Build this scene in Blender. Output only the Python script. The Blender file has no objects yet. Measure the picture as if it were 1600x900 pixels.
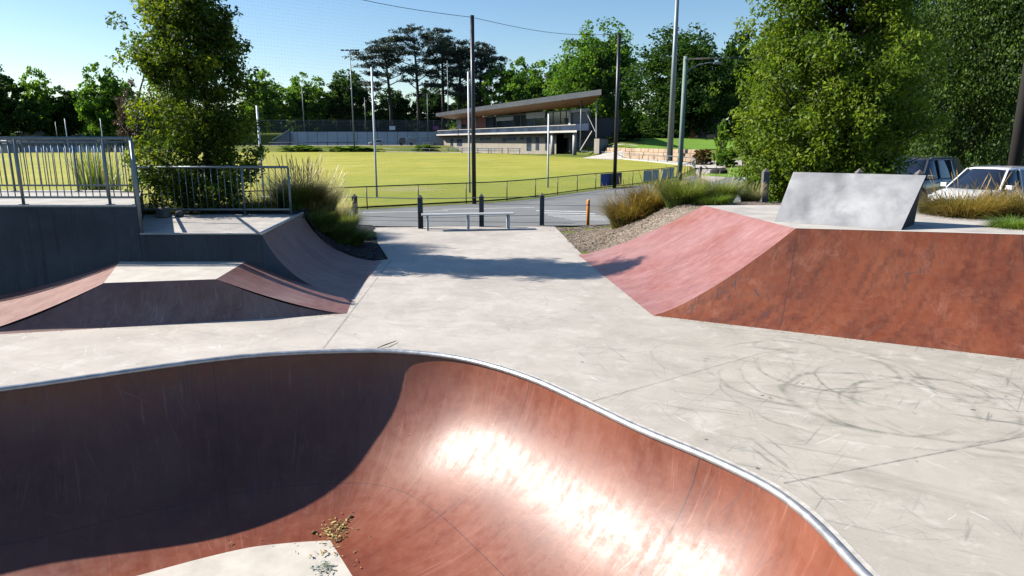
import bpy, bmesh, math, random
import numpy as np
from mathutils import Vector, Matrix
R = math.radians
S = bpy.context.scene
C = S.collection

# ------------------------------------------------------------------ camera
CAMZ, F = 2.5, 1060.0
PITCH = math.atan(229.0 / F)
cam = bpy.data.cameras.new('camera'); camo = bpy.data.objects.new('camera', cam); C.objects.link(camo)
cam.lens = 36.0 * F / 1600.0; cam.sensor_width = 36.0; cam.clip_start = 0.05; cam.clip_end = 2000
camo.location = (0, 0, CAMZ); camo.rotation_euler = (math.pi / 2 - PITCH, 0, 0)
S.camera = camo
# ------------------------------------------------------------------ light
SUN_AZ, SUN_EL = 11.0, 34.5          # degrees in front of due left; elevation
sd = Vector((-math.cos(R(SUN_AZ)) * math.cos(R(SUN_EL)), math.sin(R(SUN_AZ)) * math.cos(R(SUN_EL)), math.sin(R(SUN_EL))))
w = bpy.data.worlds.new('World'); S.world = w; w.use_nodes = True
wn = w.node_tree.nodes; wl = w.node_tree.links
bg = wn['Background']
sky = wn.new('ShaderNodeTexSky'); sky.sky_type = 'NISHITA'; sky.sun_disc = False
sky.sun_elevation = R(SUN_EL); sky.sun_rotation = math.atan2(sd.x, sd.y)
sky.altitude = 100; sky.air_density = 1.0; sky.dust_density = 0.3; sky.ozone_density = 1.6
hsv = wn.new('ShaderNodeHueSaturation'); hsv.inputs['Saturation'].default_value = 1.2; hsv.inputs['Hue'].default_value = 0.502
wl.new(sky.outputs[0], hsv.inputs['Color']); wl.new(hsv.outputs[0], bg.inputs[0]); bg.inputs[1].default_value = 0.082
sun = bpy.data.lights.new('sun', 'SUN'); suno = bpy.data.objects.new('sun', sun); C.objects.link(suno)
sun.energy = 5.0; sun.angle = R(0.53); sun.color = (1.0, 0.94, 0.85)
suno.rotation_euler = sd.to_track_quat('Z', 'Y').to_euler()
S.view_settings.view_transform = 'Standard'; S.view_settings.look = 'None'
S.view_settings.gamma = 1.0; S.view_settings.use_curve_mapping = False
S.view_settings.exposure = 0.9
S.cycles.max_bounces = 6; S.cycles.diffuse_bounces = 0; S.cycles.glossy_bounces = 3
S.cycles.transmission_bounces = 3; S.cycles.transparent_max_bounces = 24
S.cycles.use_denoising = True

# ------------------------------------------------------------------ helpers
def ray(px, py):
    u = (px - 800) / F; v = (450 - py) / F
    return u, math.cos(PITCH) + v * math.sin(PITCH), -math.sin(PITCH) + v * math.cos(PITCH)
def G(px, py, z=0.0):                      # point at height z
    a, b, c = ray(px, py); t = (z - CAMZ) / c
    return Vector((a * t, b * t, z))
def A(px, py, Y):                          # point at distance Y
    a, b, c = ray(px, py); t = Y / b
    return Vector((a * t, Y, CAMZ + c * t))
def XY(px, Y, z=0.0):                      # x for a column of the view at distance Y, height z
    d = Y * math.cos(PITCH) - (z - CAMZ) * math.sin(PITCH)
    return (px - 800) / F * d
def ss(a, b, x):
    t = min(1, max(0, (x - a) / (b - a))); return t * t * (3 - 2 * t)

class NT:
    def __init__(s, name):
        s.m = bpy.data.materials.new(name); s.m.use_nodes = True
        s.n = s.m.node_tree.nodes; s.l = s.m.node_tree.links
        s.p = s.n['Principled BSDF']; s.out = s.n['Material Output']
        s._o = None
    def put(s, sock, v):
        if v is None: return
        if isinstance(v, bpy.types.NodeSocket): s.l.new(v, sock)
        elif isinstance(v, (tuple, list)) and len(v) == 3 and sock.type == 'RGBA': sock.default_value = (*v, 1)
        else: sock.default_value = v
    def obj(s):
        if s._o is None: s._o = s.n.new('ShaderNodeTexCoord')
        return s._o.outputs['Object']
    def uv(s):
        if s._o is None: s._o = s.n.new('ShaderNodeTexCoord')
        return s._o.outputs['UV']
    def M(s, op, a, b=None, c=None, clamp=False):
        n = s.n.new('ShaderNodeMath'); n.operation = op; n.use_clamp = clamp
        s.put(n.inputs[0], a); s.put(n.inputs[1], b); s.put(n.inputs[2], c); return n.outputs[0]
    def V(s, op, a, b=None):
        n = s.n.new('ShaderNodeVectorMath'); n.operation = op
        s.put(n.inputs[0], a); s.put(n.inputs[1], b)
        return n.outputs['Value'] if op in ('DISTANCE', 'DOT_PRODUCT', 'LENGTH') else n.outputs[0]
    def map(s, v, sc=(1, 1, 1), rot=(0, 0, 0), loc=(0, 0, 0)):
        n = s.n.new('ShaderNodeMapping'); s.put(n.inputs[0], v)
        n.inputs['Scale'].default_value = sc; n.inputs['Rotation'].default_value = rot; n.inputs['Location'].default_value = loc
        return n.outputs[0]
    def rs(s, v, sc, ang, loc=(0, 0, 0)):     # rotate, then stretch
        return s.map(s.map(v, (1, 1, 1), (0, 0, ang)), sc, (0, 0, 0), loc)
    def noise(s, v, scale, detail=4, rough=0.6, dist=0.0, col=False):
        n = s.n.new('ShaderNodeTexNoise'); s.put(n.inputs['Vector'], v)
        n.inputs['Scale'].default_value = scale; n.inputs['Detail'].default_value = detail
        n.inputs['Roughness'].default_value = rough; n.inputs['Distortion'].default_value = dist
        return n.outputs['Color' if col else 'Fac']
    def voro(s, v, scale, out='Distance', feat='F1'):
        n = s.n.new('ShaderNodeTexVoronoi'); n.feature = feat; s.put(n.inputs['Vector'], v); n.inputs['Scale'].default_value = scale
        return n.outputs[out]
    def ramp(s, f, stops, interp='LINEAR'):
        n = s.n.new('ShaderNodeValToRGB'); s.put(n.inputs[0], f); n.color_ramp.interpolation = interp
        e = n.color_ramp.elements
        while len(e) < len(stops): e.new(0.5)
        for i, (p, c) in enumerate(stops):
            e[i].position = p; e[i].color = (*c, 1) if isinstance(c, (tuple, list)) else (c, c, c, 1)
        return n.outputs[0]
    def sm(s, x, a, b):                    # smoothstep a..b (a may exceed b)
        n = s.n.new('ShaderNodeMapRange'); n.interpolation_type = 'SMOOTHSTEP'; s.put(n.inputs[0], x)
        lo, hi, u, v = (a, b, 0, 1) if a < b else (b, a, 1, 0)
        n.inputs[1].default_value = lo; n.inputs[2].default_value = hi; n.inputs[3].default_value = u; n.inputs[4].default_value = v
        return n.outputs[0]
    def mix(s, f, a, b, mode='MIX'):
        n = s.n.new('ShaderNodeMix'); n.data_type = 'RGBA'; n.blend_type = mode
        s.put(n.inputs[0], f); s.put(n.inputs[6], a); s.put(n.inputs[7], b); return n.outputs[2]
    def bump(s, h, strength=0.3, dist=0.01):
        n = s.n.new('ShaderNodeBump'); n.inputs['Strength'].default_value = strength; n.inputs['Distance'].default_value = dist
        s.put(n.inputs['Height'], h); s.l.new(n.outputs[0], s.p.inputs['Normal'])
    def set(s, col=None, rough=None, metal=None, spec=None):
        s.put(s.p.inputs['Base Color'], col); s.put(s.p.inputs['Roughness'], rough)
        s.put(s.p.inputs['Metallic'], metal); s.put(s.p.inputs['Specular IOR Level'], spec); return s.m

def simple(name, col, rough=0.6, metal=0.0, var=0.15, scale=6.0, spec=0.5, bump=0.0):
    t = NT(name); n = t.noise(t.obj(), scale, 5)
    d = tuple(c * (1 - var) for c in col); l = tuple(min(1, c * (1 + var)) for c in col)
    m = t.set(t.ramp(n, [(0.3, d), (0.7, l)]), t.ramp(n, [(0.3, max(0, rough - 0.07)), (0.7, min(1, rough + 0.07))]), metal, spec)
    if bump: t.bump(t.noise(t.obj(), scale * 8, 4), bump, 0.01)
    return m

class MB:
    def __init__(s): s.v = []; s.f = []; s.mi = []; s.uvs = None; s.smooth = []
    def add(s, vs, fs, mi=0, smooth=False):
        o = len(s.v); s.v += [tuple(p) for p in vs]
        for f in fs: s.f.append([i + o for i in f]); s.mi.append(mi); s.smooth.append(smooth)
        return s
    def box(s, c, size, rz=0.0, mi=0, M=None):
        hx, hy, hz = size[0] / 2, size[1] / 2, size[2] / 2; cs, sn = math.cos(rz), math.sin(rz)
        vs = []
        for z in (-hz, hz):
            for x, y in ((-hx, -hy), (hx, -hy), (hx, hy), (-hx, hy)):
                p = Vector((x * cs - y * sn, x * sn + y * cs, z))
                if M is not None: p = M @ Vector((x, y, z))
                vs.append((c[0] + p[0], c[1] + p[1], c[2] + p[2]))
        return s.add(vs, [(3, 2, 1, 0), (4, 5, 6, 7), (0, 1, 5, 4), (1, 2, 6, 5), (2, 3, 7, 6), (3, 0, 4, 7)], mi)
    def beam(s, a, b, w, h, mi=0):
        a = Vector(a); b = Vector(b); d = b - a
        q = d.to_track_quat('X', 'Z').to_matrix()
        return s.box((a + b) / 2, (d.length, w, h), M=q, mi=mi)
    def prism(s, poly, z0, z1, mi=0, mtop=None, top=None):
        n = len(poly)
        vs = [(p[0], p[1], z0) for p in poly] + [(p[0], p[1], z1 if top is None else top[i]) for i, p in enumerate(poly)]
        s.add(vs, [tuple(range(n))[::-1]] + [(i, (i + 1) % n, (i + 1) % n + n, i + n) for i in range(n)], mi)
        s.f.append([len(s.v) - n + i for i in range(n)]); s.mi.append(mi if mtop is None else mtop); s.smooth.append(False)
        return s
    def tube(s, pts, r, seg=8, mi=0, closed=False, cap=True):
        pts = [Vector(p) for p in pts]; n = len(pts)
        rs = r if isinstance(r, (list, tuple)) else [r] * n
        vs = []; up = Vector((0.03, 0.07, 1)).normalized()
        for i, p in enumerate(pts):
            if closed: t = pts[(i + 1) % n] - pts[i - 1]
            else: t = pts[min(i + 1, n - 1)] - pts[max(i - 1, 0)]
            if t.length < 1e-9: t = Vector((0, 0, 1))
            t.normalize()
            u = t.cross(up)
            if u.length < 0.15: u = t.cross(Vector((1, 0, 0)))
            u.normalize(); v2 = t.cross(u)
            for k in range(seg):
                a = 2 * math.pi * k / seg
                vs.append(p + (u * math.cos(a) + v2 * math.sin(a)) * rs[i])
        fs = []
        for i in range(n if closed else n - 1):
            j = (i + 1) % n
            for k in range(seg):
                l = (k + 1) % seg
                fs.append((i * seg + k, j * seg + k, j * seg + l, i * seg + l))
        s.add(vs, fs, mi, True)
        if cap and not closed:
            o = len(s.v) - n * seg
            s.f.append([o + k for k in range(seg)]); s.mi.append(mi); s.smooth.append(False)
            s.f.append([o + (n - 1) * seg + k for k in range(seg)][::-1]); s.mi.append(mi); s.smooth.append(False)
        return s
    def disc(s, c, axis, r, h, seg=20, mi=0):
        a = Vector(axis).normalized() * h / 2; c = Vector(c)
        return s.tube([c - a, c + a], r, seg, mi)
    def grid(s, fn, nu, nv, mi=0, smooth=True, skip=None):
        vs = [fn(i / nu, j / nv) for j in range(nv + 1) for i in range(nu + 1)]
        fs = [(j * (nu + 1) + i, j * (nu + 1) + i + 1, (j + 1) * (nu + 1) + i + 1, (j + 1) * (nu + 1) + i)
              for j in range(nv) for i in range(nu) if not (skip and skip(i, j))]
        return s.add(vs, fs, mi, smooth)

def rootloc(o):
    while o is not None and o.parent is not None: o = o.parent
    return Vector(o.location) if o is not None else Vector((0, 0, 0))
def build(name, mb, mats, parent=None, bevel=0.0, kind=None, label=None, cat=None, group=None, loc=None, local=False):
    me = bpy.data.meshes.new(name)
    off = Vector((0, 0, 0)) if (local or parent is None) else rootloc(parent)
    if loc is not None: off = Vector(loc)
    me.from_pydata([(v[0] - off[0], v[1] - off[1], v[2] - off[2]) for v in mb.v], [], mb.f)
    for m in (mats if isinstance(mats, (list, tuple)) else [mats]): me.materials.append(m)
    me.polygons.foreach_set('material_index', mb.mi); me.polygons.foreach_set('use_smooth', mb.smooth)
    o = bpy.data.objects.new(name, me); C.objects.link(o); o.parent = parent
    if loc is not None: o.location = loc
    if bevel:
        b = o.modifiers.new('bevel', 'BEVEL'); b.width = bevel; b.segments = 2; b.limit_method = 'ANGLE'; b.angle_limit = R(35)
    tag(o, label, cat, group, kind)
    return o
def tag(o, label=None, cat=None, group=None, kind=None):
    if kind: o['kind'] = kind
    if label: o['label'] = label
    if cat: o['category'] = cat
    if group: o['group'] = group
    return o
def thing(name, label, cat, loc=(0, 0, 0), group=None, rz=0.0):
    o = bpy.data.objects.new(name, None); C.objects.link(o); o.empty_display_size = 0.2
    o.location = loc; o.rotation_euler = (0, 0, rz); return tag(o, label, cat, group)
def copy_tree(o, parent=None):
    c = o.copy(); C.objects.link(c); c.parent = parent
    for ch in list(o.children): copy_tree(ch, c)
    return c

# ------------------------------------------------------------------ materials
def concrete_deck():
    t = NT('skatepark concrete'); P = t.obj()
    n1 = t.noise(P, 0.45, 6, 0.6, 0.4); n2 = t.noise(P, 5, 6, 0.65)
    col = t.ramp(n1, [(0.3, (0.42, 0.375, 0.33)), (0.5, (0.52, 0.47, 0.415)), (0.72, (0.60, 0.55, 0.49))])
    xg = t.sm(t.V('DOT_PRODUCT', P, (1, -0.25, 0)), -3.5, 2.2)          # greyer, more worn to the right
    col = t.mix(t.M('MULTIPLY', xg, 0.6), col, (0.42, 0.385, 0.31))
    col = t.mix(t.ramp(n2, [(0.35, 0.0), (0.75, 0.4)]), col, (0.40, 0.35, 0.29))
    pat = t.noise(P, 1.7, 7, .72, .8); col = t.mix(t.ramp(pat, [(.42, 0.), (.66, .5)]), col, (0.33, 0.305, 0.265)); col = t.mix(t.ramp(t.noise(t.map(P, (1, 1, 1), (0, 0, 0), (9, 4, 0)), 2.6, 7, .7, .6), [(.54, 0.), (.7, .5)]), col, (0.66, 0.62, 0.57))
    fine = t.noise(P, 60, 3, 0.7)
    col = t.mix(t.ramp(fine, [(0.35, 0.0), (0.7, 0.18)]), col, (0.25, 0.23, 0.2))
    # skid scratches in three directions
    mask = t.ramp(t.noise(P, 0.7, 3), [(0.42, 0.0), (0.62, 1.0)])
    for ang, sx, fr, thr, st in ((25, 16, .9, .63, .5), (-50, 24, 1.1, .66, .5), (78, 20, 1.0, .66, .55), (5, 30, 1.4, .66, .45), (48, 40, 2.2, .66, .5), (-18, 34, 2.0, .665, .5), (-78, 30, 1.7, .67, .5)):
        q = t.rs(P, (1.0, sx, 1), R(ang), (ang * .37, ang * .11, 0))
        s_ = t.ramp(t.noise(q, fr, 3, 0.55, 0.6), [(thr - 0.03, 0.0), (thr + 0.03, st)])
        col = t.mix(t.M('MULTIPLY', t.M('MULTIPLY', s_, mask), t.M('ADD', .3, t.M('MULTIPLY', xg, .7))), col, (0.08, 0.09, 0.095))
    for ang, sx, fr, thr in ((-35, 14, 1.6, .69), (62, 12, 1.8, .69)):
        q = t.rs(P, (1.0, sx, 1), R(ang), (3.1, 9, 0)); s_ = t.ramp(t.noise(q, fr, 4, 0.6, 0.5), [(thr - 0.01, 0.0), (thr + 0.02, .55)])
        col = t.mix(s_, col, (0.70, 0.68, 0.66))
    blot = t.noise(t.rs(P, (1, 2.4, 1), R(20)), .9, 6, .7, .5)
    col = t.mix(t.M('MULTIPLY', t.ramp(blot, [(.5, 0.), (.68, .5)]), xg), col, (0.22, 0.215, 0.17))
    # curved tyre marks
    wob = t.V('SCALE', t.noise(P, 1.1, 2, col=True), None); wob.node.inputs['Scale'].default_value = 0.35
    Q = t.V('ADD', P, wob)
    arcmask = t.ramp(t.noise(P, 1.1, 3, 0.6), [(0.38, 0.0), (0.6, 1.0)])
    grit = t.ramp(t.noise(P, 9, 5, .75), [(.36, .25), (.6, 1.0)])
    for px, py, r, ww, st in ((1290, 575, .75, .05, .6), (1300, 590, .95, .03, .5), (1270, 580, 1.15, .05, .45), (1370, 625, .85, .06, .6),
                          (1380, 640, .6, .03, .6), (1450, 640, .75, .035, .5), (1480, 610, .35, .05, .6), (1340, 610, 1.35, .025, .4),
                          (1440, 600, 1.0, .03, .55), (1240, 545, .45, .05, .5), (1500, 640, .9, .05, .4), (1130, 560, .8, .02, .3),
                          (700, 470, 1.6, .03, .35), (800, 400, 2.2, .04, .3)):
        c = G(px, py); d = t.V('DISTANCE', Q, (c.x + .17, c.y + .17, .17))
        d = t.M('ABSOLUTE', t.M('SUBTRACT', d, r))
        k = t.M('MULTIPLY', t.M('MULTIPLY', t.sm(d, ww, 0.0), arcmask), t.M('MULTIPLY', grit, min(1, st * 1.15)))
        col = t.mix(k, col, (0.10, 0.105, 0.085))
    # dark chips and pale scuffs
    sp = t.voro(P, 2.6); col = t.mix(t.ramp(t.M('ADD', sp, t.M('MULTIPLY', n2, 0.25)), [(0.15, 0.7), (0.165, 0.0)]), col, (0.05, 0.05, 0.06))
    q = t.map(P, (1, 3, 1), (0, 0, 0.5)); pal = t.noise(q, 3, 4, .6)
    col = t.mix(t.ramp(pal, [(0.69, 0.0), (0.73, 0.5)]), col, (0.72, 0.70, 0.68))
    # control joints
    for (a, b, wd) in ((G(505, 545), G(612, 405), .010), (G(905, 633), G(1190, 552), .007), (G(1225, 755), G(1620, 678), .009), (G(0, 512), G(540, 492), .01),
                       (G(560, 356), G(1000, 480), .0)):
        if wd == 0: continue
        d = (b - a); L = d.length; d.normalize(); nrm = Vector((-d.y, d.x, 0))
        e = t.M('ABSOLUTE', t.M('SUBTRACT', t.V('DOT_PRODUCT', P, tuple(nrm)), a.dot(nrm)))
        al = t.M('SUBTRACT', t.V('DOT_PRODUCT', P, tuple(d)), a.dot(d))
        k = t.M('MULTIPLY', t.sm(e, wd * 1.8, wd * 0.5), t.M('MULTIPLY', t.M('GREATER_THAN', al, 0), t.M('LESS_THAN', al, L)))
        col = t.mix(t.M('MULTIPLY', t.M('MULTIPLY', k, grit), 0.7), col, (0.09, 0.085, 0.08))
    t.bump(t.M('ADD', n2, t.M('MULTIPLY', fine, 0.3)), 0.18, 0.01)
    return t.set(col, t.ramp(n2, [(0.3, 0.55), (0.7, 0.75)]), 0, 0.35)

def red_paint(name, base, dark, pale, rough=0.36, uv=True, seams=(), scratch=0.6, dirt=0.4, planes=()):
    t = NT(name); U = t.uv(); P = t.obj()
    n1 = t.noise(P, 0.9, 6, 0.62, 0.3); n2 = t.noise(P, 7, 6, 0.7)
    col = t.ramp(n1, [(0.28, dark), (0.5, base), (0.75, pale)])
    col = t.mix(t.ramp(n2, [(0.4, 0.0), (0.75, 0.45)]), col, pale)
    mask = t.ramp(t.noise(P, 0.8, 3), [(0.35, 0.1), (0.62, 1.0)])
    st_all = None
    for ang, sx, thr in ((0.0, 26, .63), (0.28, 34, .66), (-0.2, 40, .67), (0.9, 30, .69)):
        q = t.rs(U, (sx * .55, 0.9, 1), ang); s_ = t.noise(q, 1.5, 4, 0.6, 0.25)
        k = t.M('MULTIPLY', t.ramp(s_, [(thr - .04, 0.0), (thr + .04, 1.0)]), mask)
        st_all = k if st_all is None else t.M('MAXIMUM', st_all, k)
    col = t.mix(t.M('MULTIPLY', st_all, scratch), col, tuple(min(1, c * 1.5 + .12) for c in pale))
    dk = None
    for ang, sx, thr in ((0.1, 30, .61), (-0.45, 36, .64), (1.2, 30, .65), (0.02, 44, .62)):
        q = t.rs(U, (sx * .5, 1.1, 1), ang, (3.3, 7.7, 0)); s_ = t.noise(q, 1.2, 4, 0.6, 0.4)
        k = t.ramp(s_, [(thr - .03, 0.0), (thr + .04, 1.0)]); dk = k if dk is None else t.M('MAXIMUM', dk, k)
    gr_ = t.noise(t.rs(U, (4.5, .7, 1), .15), 1.1, 8, .76, .5)
    col = t.mix(t.M('MULTIPLY', t.ramp(gr_, [(.47, 0.), (.68, .62)]), min(1, dirt)), col, tuple(c * .35 for c in dark))
    gp_ = t.noise(t.rs(P, (1.4, .8, 1), .6, (5, 2, 0)), 1.6, 7, .75, .5)
    col = t.mix(t.M('MULTIPLY', t.ramp(gp_, [(.54, 0.), (.72, .5)]), min(1, dirt)), col, tuple(min(1, c * 1.25 + .06) for c in pale))
    m2 = t.ramp(t.noise(P, 0.55, 3), [(0.45, 0.0), (0.65, 1.0)])
    col = t.mix(t.M('MULTIPLY', t.M('MULTIPLY', dk, m2), dirt), col, (0.05, 0.035, 0.04))
    sp = t.voro(P, 3.3); col = t.mix(t.ramp(t.M('ADD', sp, t.M('MULTIPLY', n2, 0.1)), [(0.07, 0.7), (0.08, 0.0)]), col, (0.04, 0.03, 0.03))
    for nx_, ny_, c_, wd in planes:
        e = t.M('ABSOLUTE', t.M('SUBTRACT', t.V('DOT_PRODUCT', P, (nx_, ny_, 0)), c_))
        col = t.mix(t.M('MULTIPLY', t.sm(e, wd, wd * .4), .75), col, (0.03, 0.015, 0.012))
    if seams:
        sep = t.n.new('ShaderNodeSeparateXYZ'); t.put(sep.inputs[0], U)
        for ax, val, wd in seams:
            e = t.M('ABSOLUTE', t.M('SUBTRACT', sep.outputs[ax], val))
            col = t.mix(t.M('MULTIPLY', t.sm(e, wd, wd * .4), .8), col, (0.05, 0.02, 0.02))
    r = t.ramp(n2, [(0.3, rough - .07), (0.7, rough + .09)])
    r = t.M('ADD', r, t.M('MULTIPLY', st_all, -0.06))
    r = t.M('ADD', r, t.ramp(t.noise(t.rs(U, (7, 1, 1), .12), 1.3, 6, .65, .4), [(.36, 0.0), (.64, .09)]))
    t.bump(t.M('ADD', t.M('MULTIPLY', n2, 1.0), t.M('MULTIPLY', n1, 1.5)), 0.10, 0.012)
    return t.set(col, r, 0, 0.6)

def leafmat(name, cols, trans=0.35, tr_col=None, rough=0.45, spec=0.4):
    t = NT(name)
    a = t.n.new('ShaderNodeAttribute'); a.attribute_name = 'rnd'
    sep = t.n.new('ShaderNodeSeparateXYZ'); t.l.new(a.outputs['Vector'], sep.inputs[0])
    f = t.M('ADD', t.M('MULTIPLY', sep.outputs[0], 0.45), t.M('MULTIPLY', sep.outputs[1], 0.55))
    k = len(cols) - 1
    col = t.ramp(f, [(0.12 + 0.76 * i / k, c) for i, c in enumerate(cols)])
    t.set(col, rough, 0, spec)
    tr = t.n.new('ShaderNodeBsdfTranslucent')
    tc = t.mix(1.0, col, tr_col or (1.0, 1.0, 0.45), 'MULTIPLY')
    hs = t.n.new('ShaderNodeHueSaturation'); hs.inputs['Value'].default_value = 1.9; t.l.new(tc, hs.inputs['Color'])
    t.l.new(hs.outputs[0], tr.inputs[0])
    mx = t.n.new('ShaderNodeMixShader'); mx.inputs[0].default_value = trans
    t.l.new(t.p.outputs[0], mx.inputs[1]); t.l.new(tr.outputs[0], mx.inputs[2]); t.l.new(mx.outputs[0], t.out.inputs[0])
    return t.m

def turf():
    t = NT('oval turf'); P = t.obj()
    n1 = t.noise(t.map(P, (1, 0.6, 1)), 0.05, 5, 0.6); n2 = t.noise(P, 1.5, 6, 0.7); n3 = t.noise(t.map(P, (1, .25, 1), (0, 0, .3)), 0.35, 4)
    col = t.ramp(n1, [(0.3, (0.25, 0.26, 0.035)), (0.5, (0.35, 0.325, 0.045)), (0.7, (0.44, 0.39, 0.07))])
    col = t.mix(t.ramp(n2, [(0.35, 0.0), (0.75, 0.5)]), col, (0.20, 0.24, 0.03))
    col = t.mix(t.ramp(n3, [(0.45, 0.0), (0.7, 0.35)]), col, (0.46, 0.40, 0.12))
    bnd = t.M('SINE', t.V('DOT_PRODUCT', P, (.35, .95, 0)) , None); bnd = t.M('SINE', t.M('MULTIPLY', t.V('DOT_PRODUCT', P, (.22, .97, 0)), .62))
    col = t.mix(t.M('MULTIPLY', t.sm(bnd, -.25, .25), .22), col, (0.22, 0.27, 0.04))
    # greener ring close to the near fence, worn dirt at the goal mouth
    gm = G(630, 300, -.4); d = t.V('DISTANCE', P, (gm.x, gm.y + 2.5, -.4))
    k = t.M('MULTIPLY', t.sm(t.M('ADD', d, t.M('MULTIPLY', n2, 2.0)), 4.2, 1.5), .7)
    col = t.mix(k, col, (0.42, 0.33, 0.2))
    d2 = t.V('DISTANCE', P, (8, 44, -.4)); col = t.mix(t.M('MULTIPLY', t.sm(d2, 26, 10), .4), col, (0.16, 0.24, 0.04))
    t.bump(n2, 0.4, 0.05)
    return t.set(col, 0.9, 0, 0.2)

def grass_ground(name, a, b, c):
    t = NT(name); P = t.obj(); n1 = t.noise(P, 0.12, 5); n2 = t.noise(P, 2.5, 6, 0.7)
    col = t.ramp(n1, [(0.35, a), (0.6, b)]); col = t.mix(t.ramp(n2, [(0.35, 0.0), (0.7, .6)]), col, c)
    t.bump(n2, 0.5, 0.06); return t.set(col, 0.95, 0, 0.15)

def asphalt():
    t = NT('old asphalt'); P = t.obj(); n1 = t.noise(P, 0.25, 5); n2 = t.noise(P, 40, 4, 0.8); n3 = t.noise(t.map(P, (1, 4, 1), (0, 0, .2)), 0.6, 4)
    col = t.ramp(n1, [(0.3, (0.12, 0.125, 0.12)), (0.7, (0.19, 0.195, 0.19))])
    col = t.mix(t.ramp(n2, [(0.3, 0.0), (0.8, 0.6)]), col, (.31, .31, .30))
    col = t.mix(t.ramp(n3, [(0.5, 0.0), (0.7, .5)]), col, (0.10, 0.10, 0.115))
    t.bump(n2, 0.5, 0.01); return t.set(col, 0.85, 0, 0.3)

def mulch(name, a, b):
    t = NT(name); P = t.obj(); v = t.voro(P, 28, 'Color'); n = t.noise(P, 1.2, 5)
    sep = t.n.new('ShaderNodeSeparateColor'); t.l.new(v, sep.inputs[0])
    col = t.ramp(sep.outputs[0], [(0.1, a), (0.9, b)]); col = t.mix(t.ramp(n, [(.4, 0.), (.7, .6)]), col, a)
    t.bump(t.voro(P, 28), 0.9, 0.03); return t.set(col, 0.95, 0, 0.15)

_b0 = G(1020, 493); _d = (G(1600, 561) - _b0).normalized(); _r = Vector((7, 11, 0))
BPL = [(_d.x, _d.y, (G(1217, 516) - _r).dot(_d) + k * 2.9, .008) for k in range(4)]
M = {}
M['deck'] = concrete_deck()
M['bowl'] = red_paint('red bowl paint', (0.33, 0.115, 0.085), (0.25, 0.075, 0.055), (0.42, 0.19, 0.15), 0.37,
                      seams=((0, 0, 0.008),), scratch=0.55, dirt=.35)
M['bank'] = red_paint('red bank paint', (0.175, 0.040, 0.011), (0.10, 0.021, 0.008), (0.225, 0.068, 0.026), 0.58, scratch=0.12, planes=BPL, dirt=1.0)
M['bank_pink'] = red_paint('sheen paled bank paint', (0.28, 0.115, 0.095), (0.24, 0.062, 0.03), (0.35, 0.19, 0.18), 0.40, scratch=0.3, dirt=.35)  # bank red paled to pink; sun sheen on this face put into its colour
M['pyr'] = red_paint('faded pyramid paint', (0.22, 0.10, 0.082), (0.14, 0.048, 0.034), (0.31, 0.19, 0.165), 0.5, scratch=0.3, dirt=.5)
M['slab'] = simple('platform concrete', (0.44, 0.41, 0.37), 0.7, 0, .2, 2.0, .3, .15)
M['lip'] = simple('pale concrete', (0.52, 0.48, 0.42), 0.7, 0, .15, 3.0, .3, .1)
M['darkwall'] = simple('charcoal render', (0.07, 0.08, 0.10), 0.75, 0, .25, 3.0, .25, .2)
t = NT('charcoal render wall'); P = t.obj(); n1 = t.noise(P, 1.1, 6, .65, .4); st_ = t.noise(t.map(P, (7, 7, .5)), 1.5, 5, .65)
cc = t.ramp(n1, [(.3, (.045, .05, .06)), (.7, (.085, .09, .105))]); cc = t.mix(t.ramp(st_, [(.52, 0.), (.72, .6)]), cc, (.025, .027, .03))
cc = t.mix(t.ramp(t.noise(t.map(P, (4, 4, .8), (0, 0, 0), (3, 1, 0)), 1.6, 6, .7), [(.6, 0.), (.74, .35)]), cc, (.17, .17, .17)); t.bump(t.noise(P, 40, 4), .25, .01)
M['renderwall'] = t.set(cc, .8, 0, .25)
M['galv'] = simple('galvanised steel', (0.20, 0.24, 0.25), 0.5, 0.35, .15, 8.0)
M['steel'] = simple('worn steel pipe', (0.42, 0.43, 0.44), 0.45, 0.7, .2, 12.0)
M['black'] = simple('black paint', (0.012, 0.013, 0.02), 0.4, 0, .2, 4.0)
M['white'] = simple('white paint', (0.78, 0.78, 0.76), 0.45, 0, .05, 4.0)
M['timber'] = simple('weathered timber', (0.13, 0.12, 0.115), 0.85, 0, .35, 9.0, .2, .4)
M['orange'] = simple('orange paint', (0.80, 0.27, 0.02), 0.45, 0, .1, 6.0)
M['bark'] = simple('bark', (0.055, 0.042, 0.032), 0.9, 0, .4, 10.0, .2, .6)
M['bark_grey'] = simple('grey bark', (0.12, 0.10, 0.085), 0.9, 0, .35, 6.0, .2, .5)
M['turf'] = turf()
M['grass'] = grass_ground('dry park grass', (0.10, 0.14, 0.025), (0.19, 0.2, 0.04), (0.07, 0.10, 0.02))
M['lawn'] = grass_ground('bright lawn', (0.13, 0.24, 0.03), (0.17, 0.30, 0.04), (0.09, 0.17, 0.025))
M['asphalt'] = asphalt()
M['mulch_dark'] = mulch('dark mulch', (0.02, 0.02, 0.022), (0.10, 0.095, 0.09))
M['mulch'] = mulch('grey brown mulch', (0.11, 0.085, 0.065), (0.36, 0.30, 0.24))
M['linepaint'] = simple('road line paint', (0.62, 0.63, 0.62), 0.7, 0, .2, 6.0, .3)
M['ramp_grey'] = None
t = NT('pale polished render'); P = t.obj(); n1 = t.noise(P, 1.3, 5, .6, .3); n2 = t.noise(P, 8, 5, .7)
cc = t.ramp(n1, [(.3, (.22, .22, .225)), (.5, (.30, .30, .305)), (.72, (.42, .42, .42))])
cc = t.mix(t.ramp(t.noise(t.map(P, (2, 2, .7)), 1.6, 5), [(.5, 0.), (.72, .5)]), cc, (.13, .135, .14))
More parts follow.
